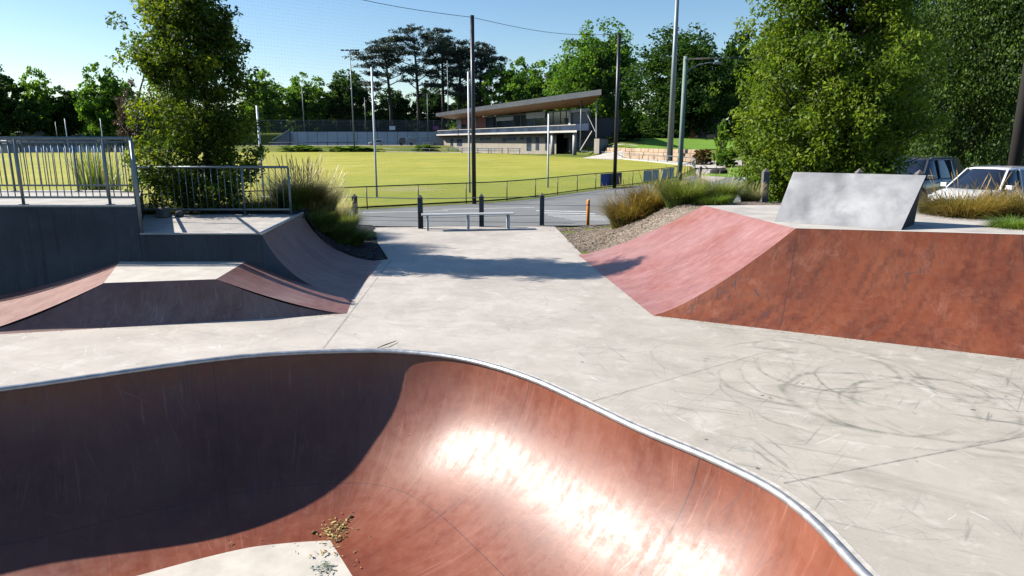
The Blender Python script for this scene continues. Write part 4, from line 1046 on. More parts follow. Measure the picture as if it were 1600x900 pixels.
m_ = MB(); uvs = []; tp = []; u = 0; last = None
for (a, b_, ha, hb) in ((np0, np1, h0, h1), (np1, np2, h1, h2)):
    for k in range(13):
        f_ = k / 12; p = a.lerp(b_, f_); top_ = ha + (hb - ha) * f_ - .32 * math.sin(math.pi * f_)
        if last is not None: u += (Vector((p.x, p.y, 0)) - last).length
        last = Vector((p.x, p.y, 0)); m_.v += [(p.x, p.y, -.2), (p.x, p.y, top_)]; uvs += [(u, 0), (u, top_)]; tp.append((p.x, p.y, top_))
n_ = len(m_.v) // 2
for i in range(n_ - 1): m_.f.append([2 * i, 2 * i + 2, 2 * i + 3, 2 * i + 1]); m_.mi.append(0); m_.smooth.append(False)
o = build('netting', m_, NETM, NET); uvset(o, uvs)
build('head_cable', MB().tube(tp, .012, 5), M['black'], NET)
GP = 'white football posts'
def gpost(label, px, pyb, h): p = G(px, pyb, fz); post('goal_post', label, 'goal post', p, h, .055, M['white'], GP)
gpost('tall white football post left of the black net pole', 589, 308, A(588, 105, G(589, 308, fz).y).z + .4)
gpost('tall white football post almost behind the middle black net pole', 734, 301, A(733, 112, G(734, 301, fz).y).z + .4)
gpost('short white football post between the two black net poles', 856, 293, A(857, 178, G(856, 293, fz).y).z + .4)
gpost('white football post right behind the bushy cone shaped tree', 413, 318, 4.6)
# light masts
def mast(label, px, pyb, pyt, Y, r, heads=0, mat='galv', z0=None):
    zb = gz(XY(px, Y), Y) if z0 is None else z0
    p = Vector((XY(px, Y, zb), Y, zb)); zt = A(px, pyt, Y).z; rt = thing('light_mast', label, 'light mast', tuple(p), 'slender light masts')
    build('pole', MB().tube([p + Vector((0, 0, -.2)), Vector((p.x, p.y, zt))], [r, r * .5], 10), M[mat], rt)
    if heads:
        build('crossarm', MB().beam((p.x - 2.2, Y, zt - .2), (p.x + 2.2, Y, zt - .2), .12, .12), M[mat], rt)
        for k in range(heads):
            x = p.x - 2.0 + 4.0 * k / (heads - 1); build('floodlight', MB().box((x, Y - .2, zt - .1), (.9, .5, .35)), M['darkwall'], rt)
mast('slim mast with a row of floodlights above the far wall', 554, 232, 78, 199, .22, 4)
mast('thick tall light mast rising out of the top of the view by the driveway', 1046, 246, -60, 100, .45, 0, z0=-.3)
mast('thin mast left of the floodlight mast above the wire fence', 476, 206, 134, 224, .16)
mast('short thin mast between the floodlight mast and the white football post', 572, 206, 152, 224, .14)
mast('thin mast at the left end of the pavilion', 669, 206, 146, 224, .16)
mast('thin mast rising behind the pavilion roof', 701, 180, 95, 226, .2)
mast('short thin mast among the trees at the far left', 93, 222, 190, 185, .14); mast('pale thin mast left of the brownish tree', 108, 222, 185, 184, .16, mat='white')
mast('pale thin mast under the tall twin tree', 163, 222, 185, 184, .16, mat='white')
# power pole with lamp arm
pq = G(1061, 291, -.35); YP = pq.y; PPo = thing('power_pole', 'greenish timber power pole with a curved street lamp arm', 'power pole', tuple(pq))
zt = A(1065, 88, YP).z; green = simple('green stained pole', (.16, .22, .19), .7, 0, .2, 3)
build('pole', MB().tube([pq + Vector((0, 0, -.2)), Vector((pq.x, YP, zt))], [.17, .13], 12), green, PPo)
arm = [A(1068, 120, YP), A(1078, 108, YP), A(1092, 101, YP), A(1108, 98, YP), A(1116, 98, YP)]
build('lamp_arm', MB().tube(arm, .035, 8), M['galv'], PPo)
build('lamp_head', MB().box(A(1121, 98.5, YP), (.5, .2, .12)), M['galv'], PPo, bevel=.03)
build('crossarm', MB().beam((pq.x - .1, YP - .5, zt - .25), (pq.x + .4, YP + .9, zt - .25), .1, .1), M['timber'], PPo)
wr = thing('power_line', 'overhead wires running right from the power pole', 'power line', (pq.x, YP, zt))
for k in (0, 1):
    a = Vector((pq.x + .1, YP + .5 * k - .2, zt - .15)); b_ = Vector((48, 30 + k, 10.0)); pts = [a.lerp(b_, i / 14) - Vector((0, 0, 1.0 * math.sin(math.pi * i / 14))) for i in range(15)]
    build('wire', MB().tube(pts, .014, 5), M['black'], wr)
# trunk pole at far right
post('utility_pole', 'dark thick timber pole at the right edge behind the white car', 'utility pole', Vector((XY(1577, 30, 0), 30, -.35)), 15, [.26, .24, .22], simple('dark trunk', (.02, .017, .015), .9))

# banners on the fence
def at_fence(px, off=.0):
    best = None
    for i in range(len(nearf) - 1):
        a, b_ = nearf[i], nearf[i + 1]
        if b_.y <= a.y or b_.y > 75: continue
        ra = 800 + F * a.x / (a.y * math.cos(PITCH) + 2.9 * math.sin(PITCH)); rb = 800 + F * b_.x / (b_.y * math.cos(PITCH) + 2.9 * math.sin(PITCH))
        if min(ra, rb) <= px <= max(ra, rb): best = a.lerp(b_, (px - ra) / (rb - ra))
    return best
def banner(label, p0, p1, mat, txt=None, tcol=None, z0=.12, z1=.9, sec=None):
    a = at_fence(p0); b_ = at_fence(p1)
    if a is None or b_ is None: return
    d_ = (b_ - a); n_ = Vector((d_.y, -d_.x, 0)).normalized() * .045; a = a + n_; b_ = b_ + n_
    rt = thing('banner', label, 'banner', tuple(a), 'banners tied to the oval fence')
    m_ = MB().prism([(a.x, a.y), (b_.x, b_.y), (b_.x - n_.x * .15, b_.y - n_.y * .15), (a.x - n_.x * .15, a.y - n_.y * .15)], fz + z0, fz + z1)
    build('sheet', m_, mat, rt)
    if sec:
        c = a.lerp(b_, .42) + n_ * .1; e = b_ + n_ * .1
        build('printed_panel', MB().prism([(c.x, c.y), (e.x, e.y), (e.x - n_.x * .05, e.y - n_.y * .05), (c.x - n_.x * .05, c.y - n_.y * .05)], fz + z0 + .02, fz + z1 - .02), sec, rt)
    if txt:
        for (s_, f_, zz, sz) in txt:
            cu = bpy.data.curves.new('lettering', 'FONT'); cu.body = s_; cu.size = sz; cu.extrude = .003; cu.align_x = 'CENTER'
            ob_ = bpy.data.objects.new('lettering', cu); C.objects.link(ob_)
            q = a.lerp(b_, f_) + n_ * .35; ob_.location = (q.x - rt.location.x, q.y - rt.location.y, zz + fz - rt.location.z)
            ob_.rotation_euler = (math.pi / 2, 0, math.atan2(d_.y, d_.x)); ob_.parent = rt; cu.materials.append(tcol)
blue = simple('blue vinyl', (.02, .08, .33), .5, 0, .1, 3); navy = simple('navy vinyl', (.02, .03, .09), .5, 0, .1, 3); pale = simple('pale green vinyl', (.38, .48, .46), .5, 0, .15, 2); cy = simple('light blue vinyl', (.10, .35, .65), .5, 0, .1, 2)
banner('blue and navy advertising banner on the near fence by the black pole', 937, 970, blue, sec=navy)
banner('pale green banner on the near fence, left of two beside the power pole', 1004, 1028, pale)
banner('pale green banner on the near fence, right of two beside the power pole', 1032, 1052, pale)

# ------------------------------------------------------------------ pavilion
PA = Vector((-23.5, 215, 0)); PB = Vector((13.4, 135, 0)); pd = (PB - PA); PLn = pd.length; pd.normalize(); pn = Vector((-pd.y, pd.x, 0))   # pn: away from the oval
if pn.y < 0: pn = -pn
def pu(px):                                # distance along the front line seen at column px
    k = (px - 800) / F * math.cos(PITCH)
    # x = k*Y approx
    return (k * PA.y - PA.x) / (pd.x - k * pd.y)
def PP(u, v, z):
    if v > 2.5: u -= 2.7 * (v - 2.5)
    q = PA + pd * u + pn * v; return Vector((q.x, q.y, z))
def pbox(mb, u0, u1, v0, v1, z0, z1, mi=0): return mb.prism([PP(u0, v0, 0), PP(u1, v0, 0), PP(u1, v1, 0), PP(u0, v1, 0)], z0, z1, mi)
PV = thing('pavilion', 'long two storey sports pavilion with a dark rising roof across the oval', 'pavilion', (PA.x, PA.y, -.4))
beige = simple('beige block wall', (.27, .245, .20), .8, 0, .12, .5, .2); slabm = simple('white concrete edge', (.45, .43, .39), .6, 0, .06, 1)
roofm = simple('dark grey roofing', (.045, .05, .06), .5, 0, .12, .4); wood = simple('orange timber soffit', (.70, .33, .10), .5, 0, .25, .7)
def glassm(name, col):
    t = NT(name); n = t.noise(t.obj(), .35, 3); return t.set(t.ramp(n, [(.35, col), (.65, tuple(c * 2.2 for c in col))]), .12, 0, .6)
glass = glassm('dark pavilion glass', (.010, .013, .02)); glass2 = glassm('blue grey glass', (.025, .035, .055))
uE = pu(908); uG = pu(745); zs_ = 4.55
build('ground_floor_wall', pbox(MB(), 1.5, uE - 12, 1.0, 12, -.5, zs_ - .35), beige, PV)
build('floor_slab', pbox(MB(), pu(690), uE + 1.0, -1.6, 12, zs_ - .34, zs_ + .05), slabm, PV)
build('upper_floor_wall', pbox(MB(), pu(748), uE - 1, 2.5, 12, zs_ + .06, 8.9), beige, PV)
build('brick_wall', pbox(MB(), pu(702), pu(747), 2.3, 12, zs_ + .06, 8.9), simple('brown red brick', (.22, .08, .06), .8, 0, .2, 3), PV)
build('white_wall', pbox(pbox(MB(), pu(703.5), pu(710), 2.1, 2.28, zs_ + .06, 8.8), pu(727), pu(733), 2.1, 2.28, zs_ + .06, 8.8), slabm, PV)
for p0, p1 in ((711, 716),): build('door', pbox(MB(), pu(p0), pu(p1), 2.14, 2.29, zs_ + .06, 7.2), glass, PV)
# glazing band with mullions
cols_ = [748, 757, 763, 773, 790, 800, 810, 822, 838, 849, 860, 869, 877]
for i in range(len(cols_) - 1):
    f = build('window', pbox(MB(), pu(cols_[i]) + .15, pu(cols_[i + 1]) - .15, 2.3, 2.48, zs_ + .3, 8.6), glass if i % 3 else glass2, PV)
    build('frame', pbox(MB(), pu(cols_[i + 1]) - .12, pu(cols_[i + 1]) + .12, 2.22, 2.46, zs_ + .1, 8.7), roofm, f)
for p0, p1, z0_, z1_ in ((764, 790, 7.5, 8.4), (810, 838, 7.6, 8.9)):
    build('blind', pbox(MB(), pu(p0), pu(p1), 2.0, 2.2, z0_, z1_), slabm, PV)
build('white_frame', pbox(pbox(MB(), pu(877), pu(880), 1.6, 2.2, zs_ + .06, 8.8), pu(877), uE - .5, 1.6, 2.2, 8.2, 8.8), slabm, PV)
build('dark_panel', pbox(MB(), pu(880.5), uE - .5, 1.9, 2.3, zs_ + .06, 8.1), simple('navy cladding', (.018, .03, .07), .4), PV)
build('balustrade', pbox(MB(), pu(691), uE, -1.45, -1.4, zs_ + .06, zs_ + 1.05), glass2, PV)
build('handrail', pbox(MB(), pu(691), uE + .4, -1.52, -1.38, zs_ + 1.06, zs_ + 1.17), slabm, PV)
# ground floor openings
for p0, p1, z0_, z1_ in ((699, 703, .0, 3.4), (709, 717, 1.2, 3.2), (745, 751, 2.8, 3.5), (752, 762, 2.9, 3.5), (779, 785, 2.5, 3.4), (787, 800, 2.8, 3.5), (807, 812, 2.9, 3.5), (817, 824, .4, 3.5), (831, 836, .6, 3.5), (846, 851, .6, 3.5)):
    build('window' if z0_ > .8 else 'door', pbox(MB(), pu(p0), pu(p1), .92, 1.05, z0_, z1_), glass2, PV)
u1 = uE - 12
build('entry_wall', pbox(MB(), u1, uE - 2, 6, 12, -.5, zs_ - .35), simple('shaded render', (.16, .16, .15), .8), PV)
build('entry_glass', pbox(MB(), u1 + .6, u1 + 7, 5.8, 5.95, 0, 3.7), glass, PV)
for p_ in (867.5, 902): q = PP(pu(p_), -.6, 0); build('column', MB().tube([(q.x, q.y, -.4), (q.x, q.y, zs_ - .35)], .42, 10), slabm, PV)
q0 = PP(uE + 3.2, -2.2, 0)
for u_, z1_ in ((pu(914), 11.5),): q = PP(u_, -1.0, 0); build('roof_post', MB().tube([(q.x, q.y, .4), (q.x, q.y, z1_ - .8)], .12, 8), M['galv'], PV)
build('brace', MB().beam(PP(pu(914), -1, .8), PP(pu(932), -1, 4.4), .18, .18).beam(PP(pu(932), 0, .8), PP(pu(930), 0, 10.9), .14, .14).beam(PP(pu(914), 0, 8.2), PP(pu(930), 0, 4.3), .1, .1), slabm, PV)
build('stair_flank', MB().prism([PP(pu(932), -.5, 0), PP(pu(940), -.5, 0), PP(pu(940), 4, 0), PP(pu(932), 4, 0)], .3, 3.0), beige, PV)
build('dark_annex', MB().prism([(XY(882, 143), 143), (XY(968, 143), 143), (XY(968, 143), 152), (XY(882, 143), 152)], 3.2, 7.2), simple('dark navy cladding', (.012, .018, .04), .5, 0, .2, 1), PV)
build('annex_base', MB().prism([(XY(890, 144), 144), (XY(965, 144), 144), (XY(965, 144), 151), (XY(890, 144), 151)], .3, 3.19), simple('grey block base', (.14, .14, .13), .8), PV)
# roof: fascia rises to the prow at right
def pu2(px, v, z):
    k = (px - 800) / F; q = PA + pn * v
    # x = k*(Y cos P - (z-CAM) sin P)
    c0 = k * (q.y * math.cos(PITCH) - (z - CAMZ) * math.sin(PITCH)) - q.x
    return c0 / (pd.x - k * pd.y * math.cos(PITCH))
uT = pu2(940, -3.2, 12.3); YT = PP(uT, -3.2, 0).y; zTt = A(940, 139.5, YT).z; zTb = A(937, 148, YT).z
ft = lambda u: 10.4 + (zTt - 10.4) * min(1, (u / (uT * .9))) ** .8
fb = lambda u: 9.6 + (zTb - 9.6) * (u / uT) ** 1.3
uL = pu2(681, -3.2, 10); us = [uL + (uT - uL) * i / 16 for i in range(17)]
mb = MB(); ms = MB()
for i in range(16):
    a, b_ = us[i], us[i + 1]; ta, tb = ft(max(a, 0)), ft(b_); ba_, bb_ = fb(max(a, 0)), fb(b_)
    mb.add([PP(a, -3.2, ba_), PP(b_, -3.2, bb_), PP(b_, -3.2, tb), PP(a, -3.2, ta), PP(b_, 13, tb - .2), PP(a, 13, ta - .2)], [(0, 1, 2, 3), (3, 2, 4, 5)])
    va = 2.2; vb = 2.2
    ms.add([PP(a, -3.15, ba_ + .01), PP(b_, -3.15, bb_ + .01), PP(min(b_, uT - 13), 2.4, 8.85 + .6 * (b_ / uT)), PP(min(a, uT - 13), 2.4, 8.85 + .6 * (max(a, 0) / uT))], [(0, 1, 2, 3)])
e = PP(uT, -3.2, fb(uT))
mb.add([PP(uT, -3.2, fb(uT)), PP(uT, -3.2, ft(uT)), PP(uT, 13, ft(uT) - .2), PP(uT - 13, 2.4, 9.45)], [(0, 1, 2, 3)])
mb.add([PP(uL, -3.2, fb(max(uL, 0))), PP(uL, -3.2, ft(max(uL, 0))), PP(uL, 13, ft(max(uL, 0)) - .2), PP(uL, 13, 9)], [(0, 1, 2, 3)])
build('roof', mb, roofm, PV); build('soffit', ms, wood, PV)
# stair at the left end of the pavilion
ST = thing('concrete_stairs', 'pale concrete stairs with steel handrail at the left end of the pavilion', 'stairs', (A(650, 236, 214).x, 214, -.3))
Ys = 209
def pxq(px, py, Y): return A(px, py, Y)
m_ = MB(); pl = [pxq(650, 222, Ys), pxq(672, 222, Ys), pxq(690, 236, Ys), pxq(648, 236, Ys)]
m_.add([*pl, *[p + Vector((0, 3, 0)) for p in pl]], [(0, 1, 2, 3), (0, 4, 5, 1), (1, 5, 6, 2), (4, 7, 6, 5), (3, 7, 4, 0)]); build('stair_wall', m_, slabm, ST)
m_ = MB()
for k in range(10): x0_ = pxq(672 + k * 1.7, 236, Ys - .8).x; m_.box((x0_, Ys - 1.2, -.3 + (10 - k) * .13), (.36, 2.2, (10 - k) * .26))
build('steps', m_, slabm, ST)
build('handrail', MB().beam(pxq(651, 215, Ys - .1), pxq(668, 215, Ys - .1), .1, .1).beam(pxq(668, 215, Ys - .1), pxq(682, 231, Ys - .1), .1, .1).beam(pxq(651, 219, Ys - .1), pxq(668, 219, Ys - .1), .1, .08), M['galv'], ST)
ST2 = thing('concrete_stairs', 'upper ramped stair wall rising to the pavilion balcony', 'stairs', (A(690, 236, 216).x, 214, -.3))
m_ = MB(); pl = [pxq(672, 221, 212), pxq(684, 211, 212), pxq(700, 211, 212), pxq(700, 236, 212), pxq(685, 236, 212)]
m_.add([*pl, *[p + Vector((0, 2.5, 0)) for p in pl]], [(0, 1, 2, 3, 4), (0, 5, 6, 1), (1, 6, 7, 2)]); build('stair_wall', m_, slabm, ST2)
build('handrail', MB().beam(pxq(674, 216, 211.8), pxq(686, 206, 211.8), .1, .1).beam(pxq(686, 206, 211.8), pxq(702, 206, 211.8), .1, .1), M['galv'], ST2)
# tables by the pavilion
def otable(label, px, Y):
    x = XY(px, Y); z = gz(x, Y); rt = thing('picnic_table', label, 'table', (x, Y, z), 'white tables in front of the pavilion')
    build('table_top', MB().box((x, Y, z + 1.25), (3.4, 1.5, .14)), M['white'], rt)
    for s_ in (-1.3, 1.3): build('leg', MB().box((x + s_, Y, z + .6), (.14, 1.0, 1.2)), M['white'], rt)
    for s_ in (-1.1, 1.1): build('bench_seat', MB().box((x, Y + s_, z + .75), (3.2, .5, .1)), M['white'], rt)
for px, Y, l_ in ((669, 203, 'white picnic table at the foot of the pavilion stairs'), (708, 186, 'white picnic table below the left end of the pavilion'), (730, 177, 'white picnic table left of the black pole by the pavilion'),
                  (755, 168, 'white picnic table just right of the black pole by the pavilion'), (776, 164, 'white picnic table below the pavilion blinds'), (803, 158, 'white picnic table, rightmost of the row by the pavilion')):
    otable(l_, px, Y)

# ------------------------------------------------------------------ far retaining wall, road, tennis fence
zr = 1.3
RW = thing('retaining_wall', 'long pale concrete retaining wall beyond the oval', 'wall', (XY(560, 222), 222, zr))
concw = simple('pale precast wall', (.55, .56, .57), .8, 0, .12, .3, .2)
xa, xb = XY(452, 222), XY(700, 222)
build('wall_panel', MB().box(((xa + xb) / 2, 221.4, 3.3), (xb - xa, .5, 4.4)), concw, RW)
m_ = MB()
for k in range(1, 16): x = xa + (xb - xa) * k / 16; m_.box((x, 221.13, 3.3), (.10, .05, 4.3))
build('panel_joints', m_, simple('joint shadow gap', (.12, .12, .13), .9), RW)
SW = thing('stair_ramp', 'pale stair with handrail at the left end of the retaining wall', 'stairs', (XY(430, 221), 219, zr))
m_ = MB(); pl = [A(424, 232, 219.5), A(452, 232, 219.5), A(452, 208, 219.5), A(449, 205, 219.5), A(424, 226, 219.5)]
m_.add([*pl, *[p + Vector((0, 1.5, 0)) for p in pl]], [(0, 1, 2, 3, 4), (4, 3, 8, 9), (3, 2, 7, 8), (2, 1, 6, 7)]); build('stair_wall', m_, simple('shade grey', (.2, .21, .23), .8), SW)
build('handrail', MB().beam(A(425, 219, 219.3), A(452, 203, 219.3), .25, .35), slabm, SW)
fp = [Vector((XY(400, 224), 224, 5.4)), Vector((XY(560, 224), 224, 5.4)), Vector((XY(700, 224), 224, 5.4))]
def shade_mesh():
    t = NT('dark shade mesh'); tr = t.n.new('ShaderNodeBsdfTransparent'); mx = t.n.new('ShaderNodeMixShader'); mx.inputs[0].default_value = .55; t.set((.05, .055, .06), .8)
    t.l.new(tr.outputs[0], mx.inputs[1]); t.l.new(t.p.outputs[0], mx.inputs[2]); t.l.new(mx.outputs[0], t.out.inputs[0]); return t.m
fence('court_fence', 'high dark mesh court fence on top of the retaining wall', fp, 3.8, 4.2, M['darkwall'], .07, shade_mesh(), cat='fence')
for px, l_, mt in ((613, 'white sign on the dark court fence', M['white']), (681, 'purple sign on the dark court fence', simple('purple', (.18, .05, .2), .5))):
    p = A(px, 200, 223.8); build('sign', MB().box(p, (1.9, .06, 1.2)), mt, None, label=l_, cat='sign', loc=tuple(p))
sheet('road', [(XY(380, 209), 206), (XY(700, 209), 206), (XY(700, 219), 219), (XY(380, 219), 219)], lambda x, y: gz(x, y) + .03, M['lip'], 'pale access road in front of the far retaining wall', step=2)
fence('guard_rail', 'low dark guard rail along the far access road', [Vector((XY(425, 207), 205, zr)), Vector((XY(560, 207), 205, zr))], .9, 2.6, M['darkwall'], .07, None, False, rr_=.09, cat='guard rail')

# ------------------------------------------------------------------ sandstone terrace, lawn, rocks at right
ws = simple('sandstone blocks', (.40, .29, .20), .85, 0, .3, .5, .2, .2)
TW = thing('sandstone_wall', 'low sandstone block wall below the bright lawn', 'wall', (XY(1000, 112), 112, -.3))
rg = random.Random(8); wa = Vector((17.2, 129.5, 0)); wd_ = Vector((.258, -.966, 0)); wn_ = Vector((.966, .258, 0))
for row in range(3):
    u_ = row * .5; m_ = MB()
    while u_ < 33:
        L = 1.5 + rg.random() * 1.5; q = wa + wd_ * (u_ + L / 2) + wn_ * (-.3 + row * .25 + rg.random() * .08)
        m_.box((q.x, q.y, -.35 + .58 * row + .29), (L - .06, .75, .56), math.atan2(wd_.y, wd_.x)); u_ += L
    build('block_course', m_, ws, TW, bevel=.05)
sheet('lawn', [(19.0, 127.5), (26.6, 99.5), (28, 104), (31, 118), (XY(1230, 122), 122), (XY(1230, 150), 150), (XY(960, 150), 150)], lambda x, y: gz(x, y) + .06, M['lawn'], 'bright green lawn above the sandstone wall', step=1.5)
sheet('path', [(XY(905, 127), 122), (XY(955, 114), 112), (XY(1010, 122), 124), (XY(960, 133), 132)], lambda x, y: gz(x, y) + .02, M['lip'], 'pale path climbing right of the pavilion', step=3)
sheet('lawn', [(G(1092, 274, -.39).x, G(1092, 274, -.39).y), (G(1140, 277, -.39).x, G(1140, 277, -.39).y), (G(1230, 270, -.39).x, G(1230, 270, -.39).y), (G(1230, 262, -.39).x, G(1230, 262, -.39).y), (G(1150, 261, -.39).x, G(1150, 261, -.39).y)], lambda x, y: gz(x, y) + .02, M['lawn'], 'green verge inside the bend of the driveway', step=4)
def rock(label, px, py, z, sx, sy, sz, seed, mat):
    rg = random.Random(seed); p = G(px, py, z); bm = bmesh.new(); bmesh.ops.create_icosphere(bm, subdivisions=2, radius=1)
    for v in bm.verts: k = 1 + .22 * (rg.random() - .5) * 2; v.co = Vector((v.co.x * sx * k, v.co.y * sy * k, max(-.3, v.co.z) * sz * k))
    me = bpy.data.meshes.new('rock'); bm.to_mesh(me); bm.free(); me.materials.append(mat); o = bpy.data.objects.new('rock', me); C.objects.link(o); o.location = p
    return tag(o, label, 'rock', 'rocks by the driveway')
dr = simple('dark basalt', (.03, .03, .03), .9, 0, .3, 3)
rock('flat sandstone rock left of two below the golden shrub', 1112, 247, -.38, 1.7, 1.0, .55, 1, ws); rock('flat sandstone rock right of two below the golden shrub', 1124, 248, -.38, 1.3, .8, .45, 2, ws)
rock('pale squared rock beside the driveway near the large tree', 1160, 248, -.38, 1.1, .8, .7, 3, M['lip']); rock('dark rounded rock in the green driveway verge', 1122, 271, -.38, .85, .6, .55, 4, dr)
# dark wheelie planter (white topped drum) near the timber bollard
p = G(1175, 286, -.3); rt = thing('litter_bin', 'small white topped bin lying low beside the large tree', 'bin', tuple(p))
build('bin_body', MB().tube([p + Vector((0, 0, 0)), p + Vector((0, 0, .28))], .3, 12), dr, rt); build('bin_lid', MB().tube([p + Vector((-.15, 0, .29)), p + Vector((-.15, 0, .45))], [.42, .36], 12), M['white'], rt)

# ------------------------------------------------------------------ far left buildings
def hip(name, label, px0, px1, Y, y_eave, y_ridge, ybase, wallm, roofm_, dep=10, windows=0):
    x0, x1 = XY(px0, Y, 3), XY(px1, Y, 3); ze = A(800, y_eave, Y).z; zr_ = A(800, y_ridge, Y).z; zb = -.5
    rt = thing(name, label, 'building', ((x0 + x1) / 2, Y, zb))
    build('wall', MB().prism([(x0, Y), (x1, Y), (x1, Y + dep), (x0, Y + dep)], zb, ze), wallm, rt)
    ins = min(dep / 2, (x1 - x0) * .3); o_ = .5
    build('roof', MB().add([(x0 - o_, Y - o_, ze), (x1 + o_, Y - o_, ze), (x1 + o_, Y + dep + o_, ze), (x0 - o_, Y + dep + o_, ze), (x0 + ins, Y + dep / 2, zr_), (x1 - ins, Y + dep / 2, zr_)],
                           [(0, 1, 5, 4), (1, 2, 5), (2, 3, 4, 5), (3, 0, 4), (3, 2, 1, 0)]), roofm_, rt)
    for k in range(windows):
        x = x0 + (x1 - x0) * (k + .5) / windows; build('window', MB().box((x, Y - .04, (ze + zb) / 2 + .3), ((x1 - x0) / windows * .5, .1, (ze - zb) * .35)), glass2, rt)
    return rt
white_r = simple('pale metal roof', (.5, .52, .55), .5, 0, .06, .3); cream = simple('cream wall', (.42, .40, .34), .8, 0, .1, .5); gr = simple('dull green roof', (.10, .13, .12), .7)
hip('house', 'pale house with a light hip roof at the far left beyond the oval', 26, 54, 200, 207, 200, 220, cream, white_r, 12, 2)
hip('shed', 'low cream shed with a wide gable roof under the dark tree', 108, 152, 203, 213, 209, 220, cream, gr, 8, 0)
hip('small_shed', 'small grey blue shed right of the cream shed', 168, 190, 201, 216, 210, 220, simple('blue grey wall', (.25, .28, .33), .7), white_r, 6, 0)
hip('clubhouse', 'long low clubhouse with dark windows beyond the left of the oval', -40, 165, 192, 221, 217, 236, simple('grey club wall', (.2, .21, .22), .8), simple('dark flat roof', (.06, .06, .07), .6), 8, 22)
hip('canopy', 'white pitched canopy roof at the left edge beyond the oval', -20, 10, 176, 224, 219, 232, cream, M['white'], 4, 0)
p0, p1 = A(110, 239, 188), A(162, 239, 188); pz = A(110, 233, 188).z
build('banner', MB().box(((p0.x + p1.x) / 2, 188, (fz + .1 + pz + .6) / 2), (p1.x - p0.x, .1, pz + .9 - fz)), cy, None, label='long light blue banner on the far left fence of the oval', cat='banner', loc=(p0.x, 188, fz))
p0, p1 = A(40, 239, 188), A(109, 239, 188)
build('banner', MB().box(((p0.x + p1.x) / 2, 188, (fz + .1 + pz + .6) / 2), (p1.x - p0.x - .3, .1, pz + .9 - fz)), simple('grey blue vinyl', (.2, .28, .4), .6), None, label='long grey blue banner left of the light blue one beyond the oval', cat='banner', loc=(p0.x, 188, fz))
p0, p1 = A(175, 239, 188), A(235, 239, 188)
build('banner', MB().box(((p0.x + p1.x) / 2, 188, (fz + .1 + pz + .6) / 2), (p1.x - p0.x - .3, .1, pz + .9 - fz)), simple('dull grey vinyl', (.2, .2, .2), .6), None, label='grey banner behind the dead tree on the far fence', cat='banner', loc=(p0.x, 188, fz))
# house glimpsed under trees at right
hip('brick_house', 'house with an orange brick corner glimpsed under the dark oak', 1068, 1125, 155, 190, 176, 205, simple('shaded house wall', (.16, .13, .12), .8), simple('dark tile', (.04, .035, .035), .8), 8, 2)
p = A(1082, 200, 150); build('brick_pillar', MB().box((p.x, 150, 4.4), (1.0, 1.0, 5.6)), simple('orange brick', (.5, .2, .08), .8), None, label='orange brick pillar in front of the house under the dark oak', cat='pillar', loc=(p.x, 150, 2))

